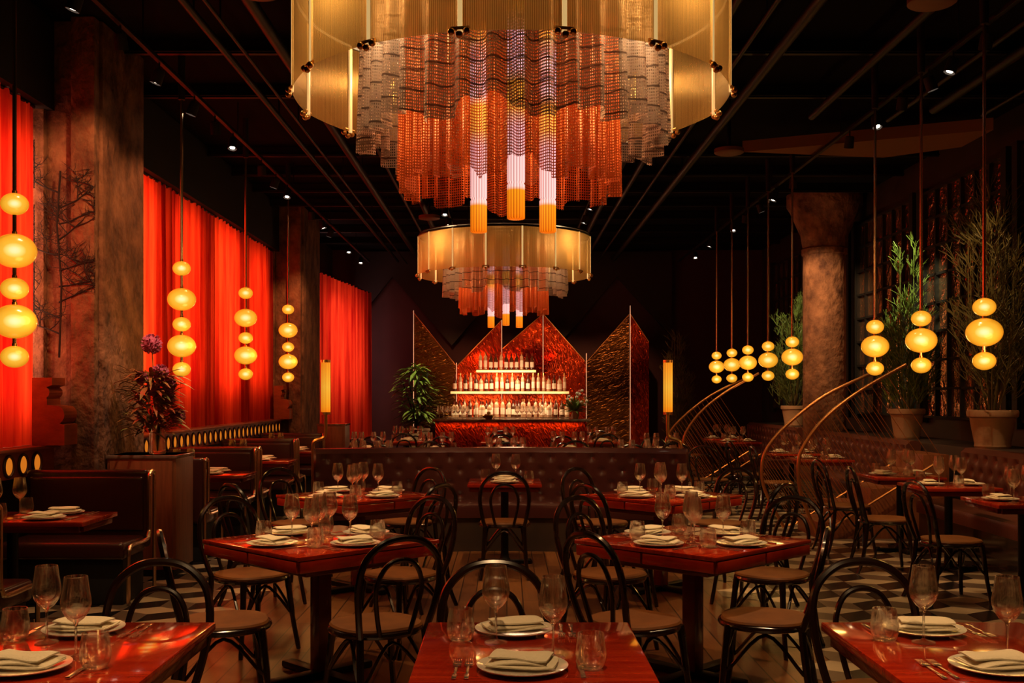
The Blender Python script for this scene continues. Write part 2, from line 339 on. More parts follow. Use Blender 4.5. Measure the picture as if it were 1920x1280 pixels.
fc.prism(pts,'y',23.25,23.38); struct('trim_2',fc,'facet','faceted zigzag panelling above the bar','trim')
for i,y in enumerate((7.6,10.3,13.0,15.7,18.4,21.0)):
    w=MB(); w.add([(XR-.03,y-1.15,1.25),(XR-.03,y+1.15,1.25),(XR-.03,y+1.15,4.2),(XR-.03,y-1.15,4.2)],[(0,1,2,3)],0)
    for k in range(7): w.box((XR-.05,y-1.15+2.3*k/6,2.72),(.05,.035,2.95),m=1)
    for k in range(9): w.box((XR-.05,y,1.25+2.95*k/8),(.05,2.3,.03),m=1)
    for s in (-1,1): w.box((XR-.06,y+s*1.22,2.72),(.12,.12,3.1),m=1)
    struct('window_%d'%(i+1),w,['pane','black'],'tall dark gridded window of rippled glass','window')
# ---------------------------------------------------------------- columns
def column_sq(y0,y1,label):
    b=MB(); b.box((-3.68,(y0+y1)/2,CZ/2),(.56,y1-y0,CZ-.02),.02)
    b.box((-3.53,y0-.05,CZ/2),(.20,.12,CZ-.02),.015); b.box((-3.92,y0-.03,CZ/2),(.10,.08,CZ-.02),.01)
    return thing('concrete_column',label,'column',me=mesh('concrete_column',b,'conc'))
column_sq(8.98,10.0,'rough weathered square concrete column between red curtains')
column_sq(17.85,19.4,'rough weathered square concrete column beside the far curtain')
b=MB(); b.lathe([(.001,.01),(.33,.01),(.33,3.72),(.35,3.74),(.35,3.82),(.33,3.84),(.37,4.05),(.53,4.42),(.58,4.50),(.58,4.68),(.001,4.68)],32)
thing('concrete_column','round weathered concrete column with flared capital','column',(5.0,16.8,0),me=mesh('round_column',b,'conc'))
# ---------------------------------------------------------------- curtains
def curtain(p0,p1,z0,z1,label,z1b=None,amp=.055):
    z1b=z1b or z1
    L=math.hypot(p1[0]-p0[0],p1[1]-p0[1]); n=int(L/.016); b=MB(); nz=14
    tx,ty=(p1[0]-p0[0])/L,(p1[1]-p0[1])/L; nx,ny=ty,-tx
    ph=[random.uniform(0,6) for _ in range(5)]
    for i in range(n+1):
        s=L*i/n
        for k in range(nz+1):
            t=k/nz; zt=z1+(z1b-z1)*i/n; z=z0+(zt-z0)*t
            f=math.sin(s*34+ph[0]+.8*math.sin(s*3.1+ph[1])+.35*math.sin(t*4+s*2))*(.6+.4*math.sin(s*5.3+ph[2]))
            a=amp*(1.0-.35*t); o=a*f+.009*math.sin(s*90+ph[3])
            b.v.append((p0[0]+tx*s+nx*o,p0[1]+ty*s+ny*o,z))
    for i in range(n):
        for k in range(nz):
            a=i*(nz+1)+k; b.f.append((a,a+nz+1,a+nz+2,a+1)); b.m.append(0)
    c=thing('curtain',label,'curtain',group='red window curtains')
    part(c,'fabric',mesh('curtain_fabric',b,'curt'))
    r=MB().tube([(p0[0],p0[1],z1-.005),(p1[0],p1[1],z1b-.005)],.012); part(c,'curtain_rail',mesh('curtain_rail',r,'iron'),label='black curtain rail')
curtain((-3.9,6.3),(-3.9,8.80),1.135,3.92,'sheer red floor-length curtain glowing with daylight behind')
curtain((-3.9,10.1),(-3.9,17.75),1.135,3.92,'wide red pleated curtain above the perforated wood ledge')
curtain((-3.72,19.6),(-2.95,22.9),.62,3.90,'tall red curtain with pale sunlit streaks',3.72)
rim=MB(); rim.tube([(0,.078*math.cos(a*PI/12),.078*math.sin(a*PI/12)) for a in range(24)],.012,6,True)
rimM=mesh('ring',rim,'rim')
dsc=MB(); dsc.add([(0,.070*math.cos(a*PI/12),.070*math.sin(a*PI/12)) for a in range(24)],[tuple(range(24))]); dscM=mesh('amber_opening',dsc,'amber',False)
for y0,y1 in ((6.0,8.86),(10.02,17.8)):
    L=thing('perforated_ledge','orange wooden ledge with a row of glowing round openings','ledge',(0,0,0),group='perforated wood ledges')
    b=MB(); b.box((-3.84,(y0+y1)/2,1.005),(.16,y1-y0,.21),.006); b.box((-3.82,(y0+y1)/2,1.12),(.22,y1-y0,.025),.006)
    part(L,'panel',mesh('ledge_panel',b,'owood'))
    n=int((y1-y0)/.24)
    for i in range(n):
        y=y0+.12+i*.24; part(L,'amber_opening',dscM,(-3.757,y,1.0),label='amber lit round opening')
        part(L,'ring',rimM,(-3.753,y,1.0),label='dark wooden rim')
for y in (8.72,17.6):
    pr=[(-3.82,1.135),(-3.56,1.135),(-3.56,1.30)]
    pr+=[(-3.64+.08*math.cos(a),1.38+.08*math.sin(a)) for a in [(-60+20*i)*PI/180 for i in range(7)]]
    pr+=[(-3.70,1.46),(-3.70,1.50)]+[(-3.73+.05*math.cos(a),1.56+.05*math.sin(a)) for a in [(-60+30*i)*PI/180 for i in range(5)]]+[(-3.66,1.62),(-3.66,1.68),(-3.82,1.68)]
    b=MB().prism(pr,'y',y-.14,y+.12)
    thing('scalloped_wood_bracket','stepped orange wood bracket with scalloped edge on the ledge','bracket',group='scalloped wood brackets',me=mesh('scalloped_bracket',b,'owood',False))
b=MB()
def twig(p,d,l,r,dep):
    q=[p]
    for i in range(4):
        d=(d+Vector((random.uniform(-.35,.35),0,random.uniform(-.2,.25)))).normalized(); q.append(q[-1]+d*l/4)
    b.tube(q,[r*(1-.18*i) for i in range(5)],4)
    if dep>0:
        for k in range(4): twig(q[random.randint(1,4)],Vector((random.uniform(-1,1),0,random.uniform(-.1,.8))).normalized(),l*.62,r*.65,dep-1)
for i in range(10): twig(Vector((0,0,.13*i)),Vector((random.choice([-1,1]),0,.3)).normalized(),.34,.008,3)
b.tube([(0,0,-.2),(.02,0,.4),(-.02,0,.9),(.01,0,1.35)],.009,5)
b.v=[(max(-.2+random.uniform(-.03,0),min(.30,v[0])),v[1],v[2]) for v in b.v]
thing('dried_branches','black dried branches fixed against the concrete column','branches',(-3.72,8.861,2.05),me=mesh('dried_branches',b,'twig'))
# ---------------------------------------------------------------- tables
def table_square(w,d,label,name='dining_table'):
    t=thing(name,label,'table',group='red lacquered tables')
    part(t,'tabletop',mesh('tabletop',MB().box((0,0,.735),(w,d,.03),.006),'tab'))
    b=MB()
    for s in (-1,1):
        b.box((0,s*(d/2-.03),.70),(w-.06,.03,.04),.004); b.box((s*(w/2-.03),0,.70),(.03,d-.12,.04),.004)
    part(t,'apron',mesh('apron',b,'edge'))
    part(t,'column',mesh('table_column',MB().lathe([(.001,.03),(.06,.03),(.04,.06),(.035,.10),(.035,.66),(.06,.70),(.001,.715)],20),'iron'),label='black iron column')
    c=MB(); c.box((0,0,.018),(.48,.07,.036),.012); c.box((0,0,.0185),(.07,.48,.036),.012)
    for a,bb in ((.22,0),(-.22,0),(0,.22),(0,-.22)): c.lathe([(.001,.0),(.035,.0),(.035,.02),(.02,.045),(.001,.045)],14,off=(a,bb,0))
    part(t,'base',mesh('table_base',c,'iron'),label='black iron cross base')
    return Proto(t)
T2=table_square(.70,.86,'red lacquered two-seat table set with napkins and glasses')
T2s=table_square(.66,.66,'small red lacquered table set with glasses')
TB=table_square(1.15,.60,'red lacquered booth table between leather benches','booth_table')
t=thing('dining_table','large red lacquered four-seat table with hinged flap edges','table',group='red lacquered tables')
S=.92
part(t,'tabletop',mesh('tabletop',MB().box((0,0,.74),(S,S,.022),.004),'tab'))
b=MB().box((0,0,.64),(.62,.62,.05),.01)
part(t,'apron',mesh('apron',b,'edge'))
for k in range(4):
    b=MB(); b.box((-S/4+.004,-S/2+.045,.697),(S/2-.02,.09,.058),.006); b.box((S/4-.004,-S/2+.045,.697),(S/2-.02,.09,.058),.006)
    part(t,'folded_leaf',mesh('folded_leaf',b,'tab'),rot=(0,0,k*PI/2))
part(t,'column',mesh('table_column',MB().box((0,0,.33),(.085,.085,.62),.008),'edge'))
c=MB(); c.box((0,0,.02),(.66,.08,.04),.014); c.box((0,0,.0205),(.08,.66,.04),.014)
part(t,'base',mesh('table_base',c,'iron'),label='black iron cross base')
T4=Proto(t)
# ---------------------------------------------------------------- chair
ch=thing('dining_chair','dark bentwood chair with double hoop back and brown seat','chair',group='bentwood dining chairs')
seat=MB(); n=36; rr=[.0,.12,.19,.205,.212,.21,.19,.0]; zz=[.462,.463,.468,.466,.456,.436,.430,.430]
v=[];f=[]
for i in range(n):
    a=2*PI*i/n; c_,s_=math.cos(a),math.sin(a); q=(abs(c_)**3+abs(s_)**3)**(-1/3); q=1+(q-1)*.6
    for r,z in zip(rr,zz): v.append((max(r,.0005)*c_*q,max(r,.0005)*s_*q*.98+.01,z))
k=len(rr)
for i in range(n):
    j=(i+1)%n
    for q in range(k-1): f.append((i*k+q,j*k+q,j*k+q+1,i*k+q+1))
seat.add(v,f); part(ch,'seat',mesh('seat',seat,'seat'),label='worn brown wooden seat')
r_=MB().tube([(.208*math.cos(a*PI/16)*1.02,.01+.205*math.sin(a*PI/16)*1.02,.437) for a in range(32)],.016,8,True); part(ch,'seat_rim',mesh('seat_rim',r_,'chair'))
P=cr([(-.165,-.175,.43),(-.19,-.215,.55),(-.205,-.245,.68),(-.18,-.27,.80),(-.10,-.285,.875),(0,-.29,.895),(.10,-.285,.875),(.18,-.27,.80),(.205,-.245,.68),(.19,-.215,.55),(.165,-.175,.43)],6)
part(ch,'backrest',mesh('backrest',MB().tube(P,.0165,8),'chair'))
P=cr([(-.075,-.195,.44),(-.10,-.215,.55),(-.115,-.243,.67),(-.075,-.262,.765),(0,-.268,.795),(.075,-.262,.765),(.115,-.243,.67),(.10,-.215,.55),(.075,-.195,.44)],6)
part(ch,'inner_hoop',mesh('inner_hoop',MB().tube(P,.012,8),'chair'))
for s in (-1,1):
    part(ch,'leg',mesh('front_leg',MB().tube(cr([(s*.15,.165,.44),(s*.158,.175,.36),(s*.172,.19,.2),(s*.20,.215,.0)],5),[.02]*5+[.018]*5+[.015]*5+[.013],8),'chair'))
    part(ch,'leg',mesh('rear_leg',MB().tube(cr([(s*.165,-.175,.445),(s*.17,-.19,.3),(s*.182,-.22,.12),(s*.20,-.265,0)],5),[.018]*10+[.015]*6,8),'chair'))
P=[]
for x,y in ((.168,.182),(-.168,.182),(-.172,-.202),(.172,-.202)): P.append((x,y,.22))
mid=[]
for i in range(4):
    a=P[i]; c=P[(i+1)%4]; mid+= [a,((a[0]+c[0])*.42,(a[1]+c[1])*.42,.40)]
part(ch,'stretcher',mesh('stretcher',MB().tube(cr(mid,6,True),.009,6,True),'chair'))
CHP=Proto(ch)
def chair(x,y,deg,label=None): return CHP.at((x,y,.0),math.radians(deg-90),label)
# ---------------------------------------------------------------- tableware
def single(name,label,cat,mb,mats,group,weld=False): return Proto(thing(name,label,cat,group=group,me=mesh(name,mb,mats,True,weld)))
wg=MB().lathe([(.0003,.001),(.036,.001),(.037,.003),(.012,.008),(.0045,.014),(.0038,.04),(.0038,.095),(.008,.108),(.024,.120),(.038,.140),(.0445,.160),(.044,.178),(.038,.215),(.034,.247),(.0322,.248),(.0362,.215),(.042,.178),(.0425,.160),(.036,.142),(.02,.124),(.0003,.116)],28)
WG=single('wine_glass','clear stemmed wine glass standing empty on a table','glass',wg,'glass','wine glasses',True)
tm=MB().lathe([(.0003,.001),(.028,.001),(.036,.006),(.044,.028),(.045,.05),(.040,.085),(.0375,.104),(.0357,.104),(.0382,.085),(.043,.05),(.042,.03),(.034,.012),(.0003,.010)],28)
TM=single('tumbler','clear rounded stemless water glass on a table','glass',tm,'glass','water tumblers',True)
pl=MB().lathe([(.0005,.004),(.06,.0),(.075,.0),(.08,.005),(.11,.010),(.132,.015),(.133,.018),(.108,.013),(.078,.008),(.0005,.007)],36)
PL=single('plate','round white china plate with folded napkin','plate',pl,'plate','white plates')
nk=MB()
def sheet(w,d,z,t,rot,ph,ox,oy):
    nx,ny=12,8; v=[]; f=[]
    for side in (0,1):
        for i in range(nx+1):
            for j in range(ny+1):
                u=i/nx*2-1; q=j/ny*2-1; x=u*w/2*(1-.02*q*q); y=q*d/2*(1-.05*math.sin(u*2+ph)); ed=max(abs(u),abs(q))**8
                zz=z+(t*(1-.6*ed) if side else 0)+.003*math.sin(u*3+ph)*math.cos(q*2.2+ph)+.006*abs(u)**3*math.sin(ph*3)
                v.append((ox+x*math.cos(rot)-y*math.sin(rot),oy+x*math.sin(rot)+y*math.cos(rot),max(.0003,zz)))
    N=(nx+1)*(ny+1); g=lambda s,i,j:s*N+i*(ny+1)+j
    for s in (0,1):
        for i in range(nx):
            for j in range(ny): f.append((g(s,i,j),g(s,i+1,j),g(s,i+1,j+1),g(s,i,j+1)))
    for i in range(nx):
        for j in (0,ny): f.append((g(0,i,j),g(0,i+1,j),g(1,i+1,j),g(1,i,j)))
    for j in range(ny):
        for i in (0,nx): f.append((g(0,i,j),g(0,i,j+1),g(1,i,j+1),g(1,i,j)))
    nk.add(v,f)
sheet(.20,.12,.002,.010,0,.3,0,0); sheet(.192,.112,.012,.010,.05,1.4,.003,.002); sheet(.175,.095,.022,.011,-.08,2.3,-.004,.005)
NK=single('napkin','folded cream linen napkin resting on a plate','napkin',nk,'napkin','cream napkins')
fk=MB(); fk.box((0,-.03,.004),(.008,.12,.003),.001); fk.box((0,-.085,.004),(.013,.05,.003),.0012); fk.box((0,.045,.005),(.024,.03,.003),.001)
for i in range(4): fk.box((-.009+.006*i,.078,.006),(.0032,.045,.0025),.0008)
FK=single('fork','polished steel fork laid beside a plate','fork',fk,'steel','forks')
kn=MB(); kn.box((0,-.06,.0045),(.014,.09,.006),.002); kn.prism([(-.009,-.015),(.008,-.015),(.010,.09),(.0,.12),(-.009,.10)],'z',.003,.0055)
KN=single('knife','polished steel table knife beside a plate','knife',kn,'steel','knives')
def setting(px,py,rz,far=False,z=.75):
    PL.at((px,py,z),0); NK.at((px,py,z+.0145),rz+random.uniform(-.3,.3))
    if not far:
        c,s=math.cos(rz),math.sin(rz)
        for o in (-.158,-.192): FK.at((px+o*c,py+o*s,z),rz+random.uniform(-.04,.04))
        KN.at((px+.17*c,py+.17*s,z),rz)
for cx in (.075,-1.37,1.45):
    cy=3.31; T2.at((cx,cy,0))
    setting(cx-.05,cy+.27,PI); setting(cx-.03,cy-.22,0)
    WG.at((cx-.11,cy+.12,.75)); WG.at((cx+.065,cy-.08,.75)); TM.at((cx-.225,cy+.15,.75)); TM.at((cx+.17,cy-.2,.75))
FOUR=[(-1.02,5.85),(1.02,5.85),(-1.18,8.45),(1.22,8.45)]
for qi,(cx,cy) in enumerate(FOUR):
    T4.at((cx,cy,0),PI/4)
    for k in range(4):
        a=PI/4+k*PI/2; ux,uy=math.cos(a),math.sin(a); wx,wy=-uy,ux
        setting(cx+ux*.31,cy+uy*.31,a+PI/2,far=(qi>1))
        WG.at((cx+ux*.13+wx*.10,cy+uy*.13+wy*.10,.75)); TM.at((cx+ux*.20+wx*.235,cy+uy*.20+wy*.235,.75))
    WG.at((cx-.01,cy+.01,.75))
T2s.at((-.02,9.75,0)); setting(-.02,9.95,PI,True); setting(-.02,9.56,0,True); WG.at((-.1,9.8,.75)); WG.at((.08,9.72,.75)); TM.at((-.2,9.85,.75)); TM.at((.2,9.66,.75))
for x,y,d in ((-1.36,3.87,-93),(-.04,3.84,-88),(1.40,3.88,-86),
    (-1.37,5.14,20),(-.62,5.08,122),(.61,5.15,35),(1.27,5.22,162),
    (-1.56,6.5,-45),(-.64,6.5,-130),(.62,6.5,-50),(1.62,6.5,-132),
    (-1.78,7.85,45),(-.70,7.8,145),(.80,7.8,35),(1.80,7.85,135),
    (-1.78,9.05,-45),(-.86,9.15,-135),(.80,9.1,-45),(1.80,9.05,-135),
    (-.02,9.12,90)): chair(x,y,d)
# ---------------------------------------------------------------- banquettes
def banquette(path,nrm,L,label,leather='leather',h=1.0,seatd=.48,step=.022,tuft=.13,dep=.028):
    n=max(8,int(L/step)); root=thing('banquette',label,'banquette',group='tufted leather banquettes')
    prof=[(-.15,.03),(-.15,h-.04),(-.13,h-.01),(-.09,h),(-.03,h-.005),(.0,h-.035)]
    rows=22; z1=h-.05; z0=.44
    fr=[(0,z1+(z0-z1)*i/rows) for i in range(rows+1)]
    prof2=prof+fr+[(0,.03)]
    b=MB(); k=len(prof2)
    for i in range(n+1):
        s=L*i/n; x,y=path(s); nx,ny=nrm(s)
        for j,(o,z) in enumerate(prof2):
            if len(prof)<=j<len(prof)+rows+1:
                o=.02; r=round((z-z0)/tuft+.0); best=9
                for rr2 in (r-1,r,r+1):
                    zc=z0+.07+rr2*tuft; off=(tuft*.8 if rr2%2 else 0); c=round((s-off)/(tuft*1.6)); sc=off+c*tuft*1.6
                    best=min(best,math.hypot(s-sc,z-zc))
                o-= dep*math.exp(-(best/.030)**2)
            b.v.append((x+nx*o,y+ny*o,z))
    for i in range(n):
        for j in range(k-1): a=i*k+j; b.f.append((a,a+k,a+k+1,a+1)); b.m.append(0)
    b.f.append(tuple(range(k))); b.m.append(0); b.f.append(tuple(n*k+j for j in range(k))); b.m.append(0)
    part(root,'backrest',mesh('backrest',b,leather),label='button-tufted leather backrest')
    def sweep(pr,mat,name,lab=None):
        b=MB(); k=len(pr)
        for i in range(n+1):
            s=L*i/n; x,y=path(s); nx,ny=nrm(s)
            for o,z in pr: b.v.append((x+nx*o,y+ny*o,z))
        for i in range(n):
            for j in range(k): a=i*k+j; a2=i*k+(j+1)%k; b.f.append((a,a+k,a2+k,a2)); b.m.append(0)
        b.f.append(tuple(range(k))); b.m.append(0); b.f.append(tuple(n*k+j for j in range(k))); b.m.append(0)
        part(root,name,mesh(name,b,mat),label=lab)
    sweep([(.02,.33),(.02,.455),(.08,.47),(seatd-.06,.47),(seatd-.01,.455),(seatd,.42),(seatd-.005,.33)],leather,'seat')
    sweep([(.02,.0),(.02,.325),(seatd-.03,.325),(seatd-.03,.0)],'btile','base','glossy black tiled base')
    return root
R=6.0; A=math.asin(1.85/R)
def cp(s): a=-A+s/R; return (-.06+R*math.sin(a),4.95+R*math.cos(a))
def cn(s): a=-A+s/R; return (-math.sin(a),-math.cos(a))
banquette(cp,cn,2*A*R,'long curved tufted oxblood leather banquette facing the tables')
for y0,L in ((7.0,4.0),(12.5,3.8),(17.3,3.5)):
    banquette(lambda s,y0=y0:(4.70,y0+s),lambda s:(-1,0),L,'tufted brown leather wall banquette below planter ledge','leather2')
for y0,y1 in ((6.8,16.3),(17.3,21.2)):
    b=MB(); b.box((5.215,(y0+y1)/2,.49),(.68,y1-y0,.98),.01)
    thing('planter_ledge','dark wood ledge behind the wall banquette carrying pots','ledge',group='planter ledges',me=mesh('planter_ledge',b,'wallr'))
# ---------------------------------------------------------------- booths
def bench(yc,dirn,x0,x1):
    w=x1-x0; cx=(x0+x1)/2
    o=thing('booth_bench','dark leather booth bench with curved metal tube end frame','bench',(cx,yc,0),group='leather booth benches')
    part(o,'backrest',mesh('bench_backrest',MB().box((0,0,.66),(w,.10,.60),.03,seg=3),'leather'))
    part(o,'back_cushion',mesh('back_cushion',MB().box((0,dirn*.045,.70),(w-.06,.05,.42),.022,seg=3),'leather'))
    part(o,'seat',mesh('bench_seat',MB().box((0,dirn*.30,.40),(w-.02,.48,.13),.035,seg=3),'leather'))
    part(o,'base',mesh('bench_base',MB().box((0,dirn*.27,.17),(w-.06,.44,.33),.008),'black'))
    X=w/2+.02
    P=cr([(X,dirn*.52,.02),(X,dirn*.52,.36),(X,dirn*.50,.41),(X,dirn*.44,.435),(X,dirn*.14,.435),(X,dirn*.08,.47),(X,dirn*.06,.55),(X,dirn*.06,.88),(X,dirn*.05,.93),(X,dirn*.0,.95),(X,-dirn*.045,.93),(X,-dirn*.05,.85),(X,-dirn*.05,.02)],4)
    part(o,'tube_frame',mesh('tube_frame',MB().tube(P,.015,8),'chrome'),label='warm metal tube end frame')
bench(5.75,1,-3.72,-2.78); bench(8.3,-1,-3.72,-2.78)
bench(9.80,1,-3.36,-2.78)
BT=[6.95]
for k in range(3):
    ty=10.75+2.16*k; BT.append(ty)
    bench(ty+1.0,-1,-3.72,-2.78)
    if k<2: bench(ty+1.16,1,-3.72,-2.78)
for i,ty in enumerate(BT):
    TB.at((-3.16 if i!=0 else -3.22,ty,0)); cx=-3.16
    setting(-2.95,ty+.15,PI,i>0); setting(-2.95,ty-.15,0,i>0)
    WG.at((cx-.05,ty+.08,.75)); WG.at((cx-.15,ty-.05,.75)); TM.at((-3.22,ty-.18,.75)); TM.at((-3.22,ty+.2,.75))
def cabinet(x0,x1,y0,y1,h,label):
    o=thing('wooden_cabinet',label,'cabinet',((x0+x1)/2,(y0+y1)/2,0),group='walnut cabinets'); w=x1-x0; d=y1-y0
    part(o,'body',mesh('cabinet_body',MB().box((0,0,h/2+.03),(w,d,h-.06),.006),'wood'))
    part(o,'top',mesh('cabinet_top',MB().box((0,0,h-.015),(w+.02,d+.02,.03),.005),'marble'))
    part(o,'plinth',mesh('cabinet_plinth',MB().box((0,0,.03),(w-.05,d-.05,.06)),'black'))
    part(o,'door',mesh('cabinet_door',MB().box((0,-d/2-.006,h/2+.03),(w-.05,.014,h-.16),.004),'wood'))
cabinet(-3.38,-2.80,9.02,9.52,1.03,'tall walnut cabinet with marble top holding flowers')
cabinet(-2.95,-2.52,16.6,17.1,1.08,'plain walnut service cabinet beside the column')
fl_=thing('flower_arrangement','purple allium flowers with red foliage in a glass vase','flowers',(-3.02,9.22,1.03))
part(fl_,'vase',mesh('vase',MB().lathe([(.0005,.002),(.065,.002),(.07,.02),(.062,.24),(.07,.28),(.066,.28),(.058,.24),(.064,.03),(.0005,.012)],24),'glass'),label='clear glass cylinder vase')
b=MB(); heads=[(-.05,0,.95),(.03,-.03,.70),(.07,0,.49),(.12,-.05,.60),(-.14,.0,.66),(.17,.02,.33),(-.02,-.08,.56)]
for h in heads: b.tube(cr([(0,0,.02),(h[0]*.3,h[1]*.3,.3),h],5),.005,5)
part(fl_,'stem',mesh('stems',b,'green'))
for h,r in zip(heads,(.084,.072,.082,.058,.052,.064,.055)):
    b=MB(); b.ball((0,0,0),r*.85,14,10)
    for i in range(190):
        u=random.uniform(-1,1); a=random.uniform(0,2*PI); q=math.sqrt(1-u*u); d=Vector((q*math.cos(a),q*math.sin(a),u)); t1=d.orthogonal().normalized()*.008
        b.add([d*r*.75+t1,d*r*.75-t1,d*r*1.08+t1*.9,d*r*1.08-t1*.9],[(0,1,3,2)])
    part(fl_,'allium_head',mesh('allium_head',b,'purple',False),h)
b=MB()
def leaf(b,p,d,l,w,droop=.3,m=0):
    d=Vector(d).normalized(); s=d.cross(Vector((0,0,1))); s=s.normalized() if s.length>.01 else Vector((1,0,0)); pr=[]
    for i in range(6):
        t=i/5; c=Vector(p)+d*l*t+Vector((0,0,-droop*l*t*t)); ww=w*math.sin(PI*min(.98,.08+t*.9))
        pr+=[c-s*ww,c+Vector((0,0,-ww*.25)),c+s*ww]
    b.add(pr,[(3*i,3*i+1,3*i+4,3*i+3) for i in range(5)]+[(3*i+1,3*i+2,3*i+5,3*i+4) for i in range(5)],m)
for i in range(420):
    a=random.uniform(0,2*PI); z=random.uniform(.18,.70); r=random.uniform(0,.20)
    leaf(b,(r*math.cos(a)-.05,r*math.sin(a)*.5-.05,z),(math.cos(a),math.sin(a)*.6-.3,random.uniform(-.1,1.2)),random.uniform(.1,.24),random.uniform(.009,.024),.4)
b.v=[(max(-.335,v[0]),v[1],v[2]) for v in b.v]
part(fl_,'foliage',mesh('foliage',b,'redleaf'),label='red and green leaves')
# ---------------------------------------------------------------- right-hand tables
for ty in (8.0,9.35,10.5,13.2,14.5,17.9,19.2):
    T2s.at((3.87,ty,0)); setting(3.70,ty,-PI/2,True); setting(4.05,ty,PI/2,True)
    WG.at((3.84,ty+.14,.75)); WG.at((3.93,ty-.12,.75)); WG.at((4.02,ty+.24,.75)); WG.at((3.72,ty-.17,.75)); TM.at((3.85,ty-.26,.75)); TM.at((3.71,ty+.22,.75))
for x,y,d in ((3.32,8.0,8),(3.30,9.35,-5),(3.32,10.45,5),(3.32,13.2,0),(3.3,14.5,8),(3.32,19.2,0),(2.6,13.6,60)): chair(x,y,d)
for tx,ty in ((-1.6,12.6),(.0,13.4),(1.6,12.8),(-1.0,15.3),(.9,15.5),(-2.0,15.4),(2.2,15.0),(-.1,17.8),(1.6,17.9),(-1.7,18.2)):
    T2s.at((tx,ty,0)); setting(tx,ty+.18,PI,True); setting(tx,ty-.18,0,True)
    WG.at((tx-.1,ty,.75)); WG.at((tx+.08,ty-.03,.75)); WG.at((tx+.2,ty+.1,.75)); WG.at((tx-.22,ty+.12,.75)); TM.at((tx-.22,ty-.08,.75)); TM.at((tx+.24,ty-.1,.75))
    chair(tx+random.uniform(-.03,.03),ty+.56,-90+random.uniform(-12,12)); chair(tx,ty-.56,90+random.uniform(-12,12))
# ---------------------------------------------------------------- stair and railings
b=MB()
for i in range(5): b.box((3.32+.28*i+.14,11.78,.09*(i+1)),(.28,.80,.18*(i+1)),.006)
b.v=[(min(p[0],4.85),p[1],p[2]) for p in b.v]
thing('steps','short flight of dark steps between curved brass handrails','steps',me=mesh('steps',b,'wood'))
def rail(pts,y,dx=0,E=1.32,label='curved brass handrail with slender slanted metal rods'):
    o=thing('handrail',label,'handrail',(0,y,0),group='curved brass handrails')
    P=cr([(p[0]+dx,0,p[1]) for p in pts],6)
    part(o,'rail',mesh('rail',MB().tube(P,.019,10),'rail'))
    xs=3.30+dx
    lo=[(pts[-1][0]+dx,0,.03),(xs,0,.05),(xs+E,0,.05+.62*E)]
    part(o,'lower_rail',mesh('lower_rail',MB().tube(lo,.012,6),'rail'))
    b=MB(); N=30
    top=[p for p in P if p.z>.60]
    for i in range(N):
        u=i*(len(top)-1)/(N-1); j=min(int(u),len(top)-2); p=top[j].lerp(top[j+1],u-j); sl=1.5; x=(p.z+sl*p.x-.05+.62*xs)/(sl+.62)
        if x<=xs+E: b.tube([p,(x,0,.05+.62*(x-xs))],.0035,5)
    part(o,'rod',mesh('rods',b,'rail'),label='slender slanted rods')
RA=[(4.20,1.79),(3.66,1.53),(3.24,1.21),(3.0,.94),(2.93,.70),(2.97,.43),(3.18,.02)]
RB=[(4.22,1.86),(3.73,1.58),(3.36,1.29),(3.14,1.0),(3.08,.78),(3.12,.46),(3.3,.02)]
rail(RA,12.26); rail(RB,11.28); rail(RA,16.9,-.42,.95); rail(RB,16.1,-.42,.95)
# ---------------------------------------------------------------- planters
def stick(b,p,d,l,r):
    d=Vector(d).normalized(); b.tube([p,Vector(p)+d*l],[r,r*.7],3)
def plant(x,y,z,h,w,mat,label,potr=.24,poth=.38,n=420,seed=1,xmax=9):
    random.seed(seed); o=thing('potted_plant',label,'plant',(x,y,z),group='tall potted plants')
    k=potr/.24; q=poth/.38
    part(o,'pot',mesh('pot',MB().lathe([(.001,.0),(.165*k,.0),(.175*k,.02*q),(.17*k,.04*q),(.20*k,.20*q),(.215*k,.30*q),(.24*k,.315*q),(.245*k,.36*q),(.235*k,.38*q),(.21*k,.375*q),(.205*k,.33*q),(.001,.33*q)],32),'stone'),label='pale stone pot with rolled rim')
    part(o,'soil',mesh('soil',MB().lathe([(.001,.345*q),(.10*k,.345*q),(.20*k,.335*q)],20),'soil'))
    b=MB(); BR=[]
    nb=11
    for i in range(nb):
        a=i*2*PI/nb+random.uniform(-.3,.3); ht=h*random.choice((.40,.52,.65,.78,.88,.97)); e=w*random.uniform(.12,.42)*(1.15-.5*ht/h)
        br=cr([(math.cos(a)*.03,math.sin(a)*.03,poth*.85),(math.cos(a)*e*.9,math.sin(a)*e*.9,poth+ht*.4),(math.cos(a)*e,math.sin(a)*e,poth+ht)],6)
        BR.append(br); b.tube(br,[.010]*7+[.006]*(len(br)-7),5)
    part(o,'trunk',mesh('trunk',b,'olive' if mat!='lime' else 'green'))
    b=MB()
    for i in range(n):
        br=random.choice(BR); t=.20+.80*random.random()**.7; p0=br[min(len(br)-1,int(t*(len(br)-1)))]
        sp=w*.11*(1.3-.85*t)
        p=Vector(p0)+Vector((random.gauss(0,sp),random.gauss(0,sp),random.gauss(0,.06)))
        rad=Vector((p.x,p.y,0)); d0=(rad.normalized()*.45 if rad.length>.01 else Vector((0,0,0)))+Vector((0,0,1))
        for m in range(4):
            d=d0+Vector((random.uniform(-.7,.7),random.uniform(-.7,.7),random.uniform(-.3,.3))); l=random.uniform(.07,.16); stick(b,p,d,l,.0055)
            e=p+d.normalized()*l
            for s_ in range(2): stick(b,e,d+Vector((random.uniform(-.8,.8),random.uniform(-.8,.8),.1)),random.uniform(.05,.14),.0042)
    b.v=[(min(v[0],xmax-x),v[1],v[2]) for v in b.v]
    part(o,'foliage',mesh('foliage',b,mat,False))
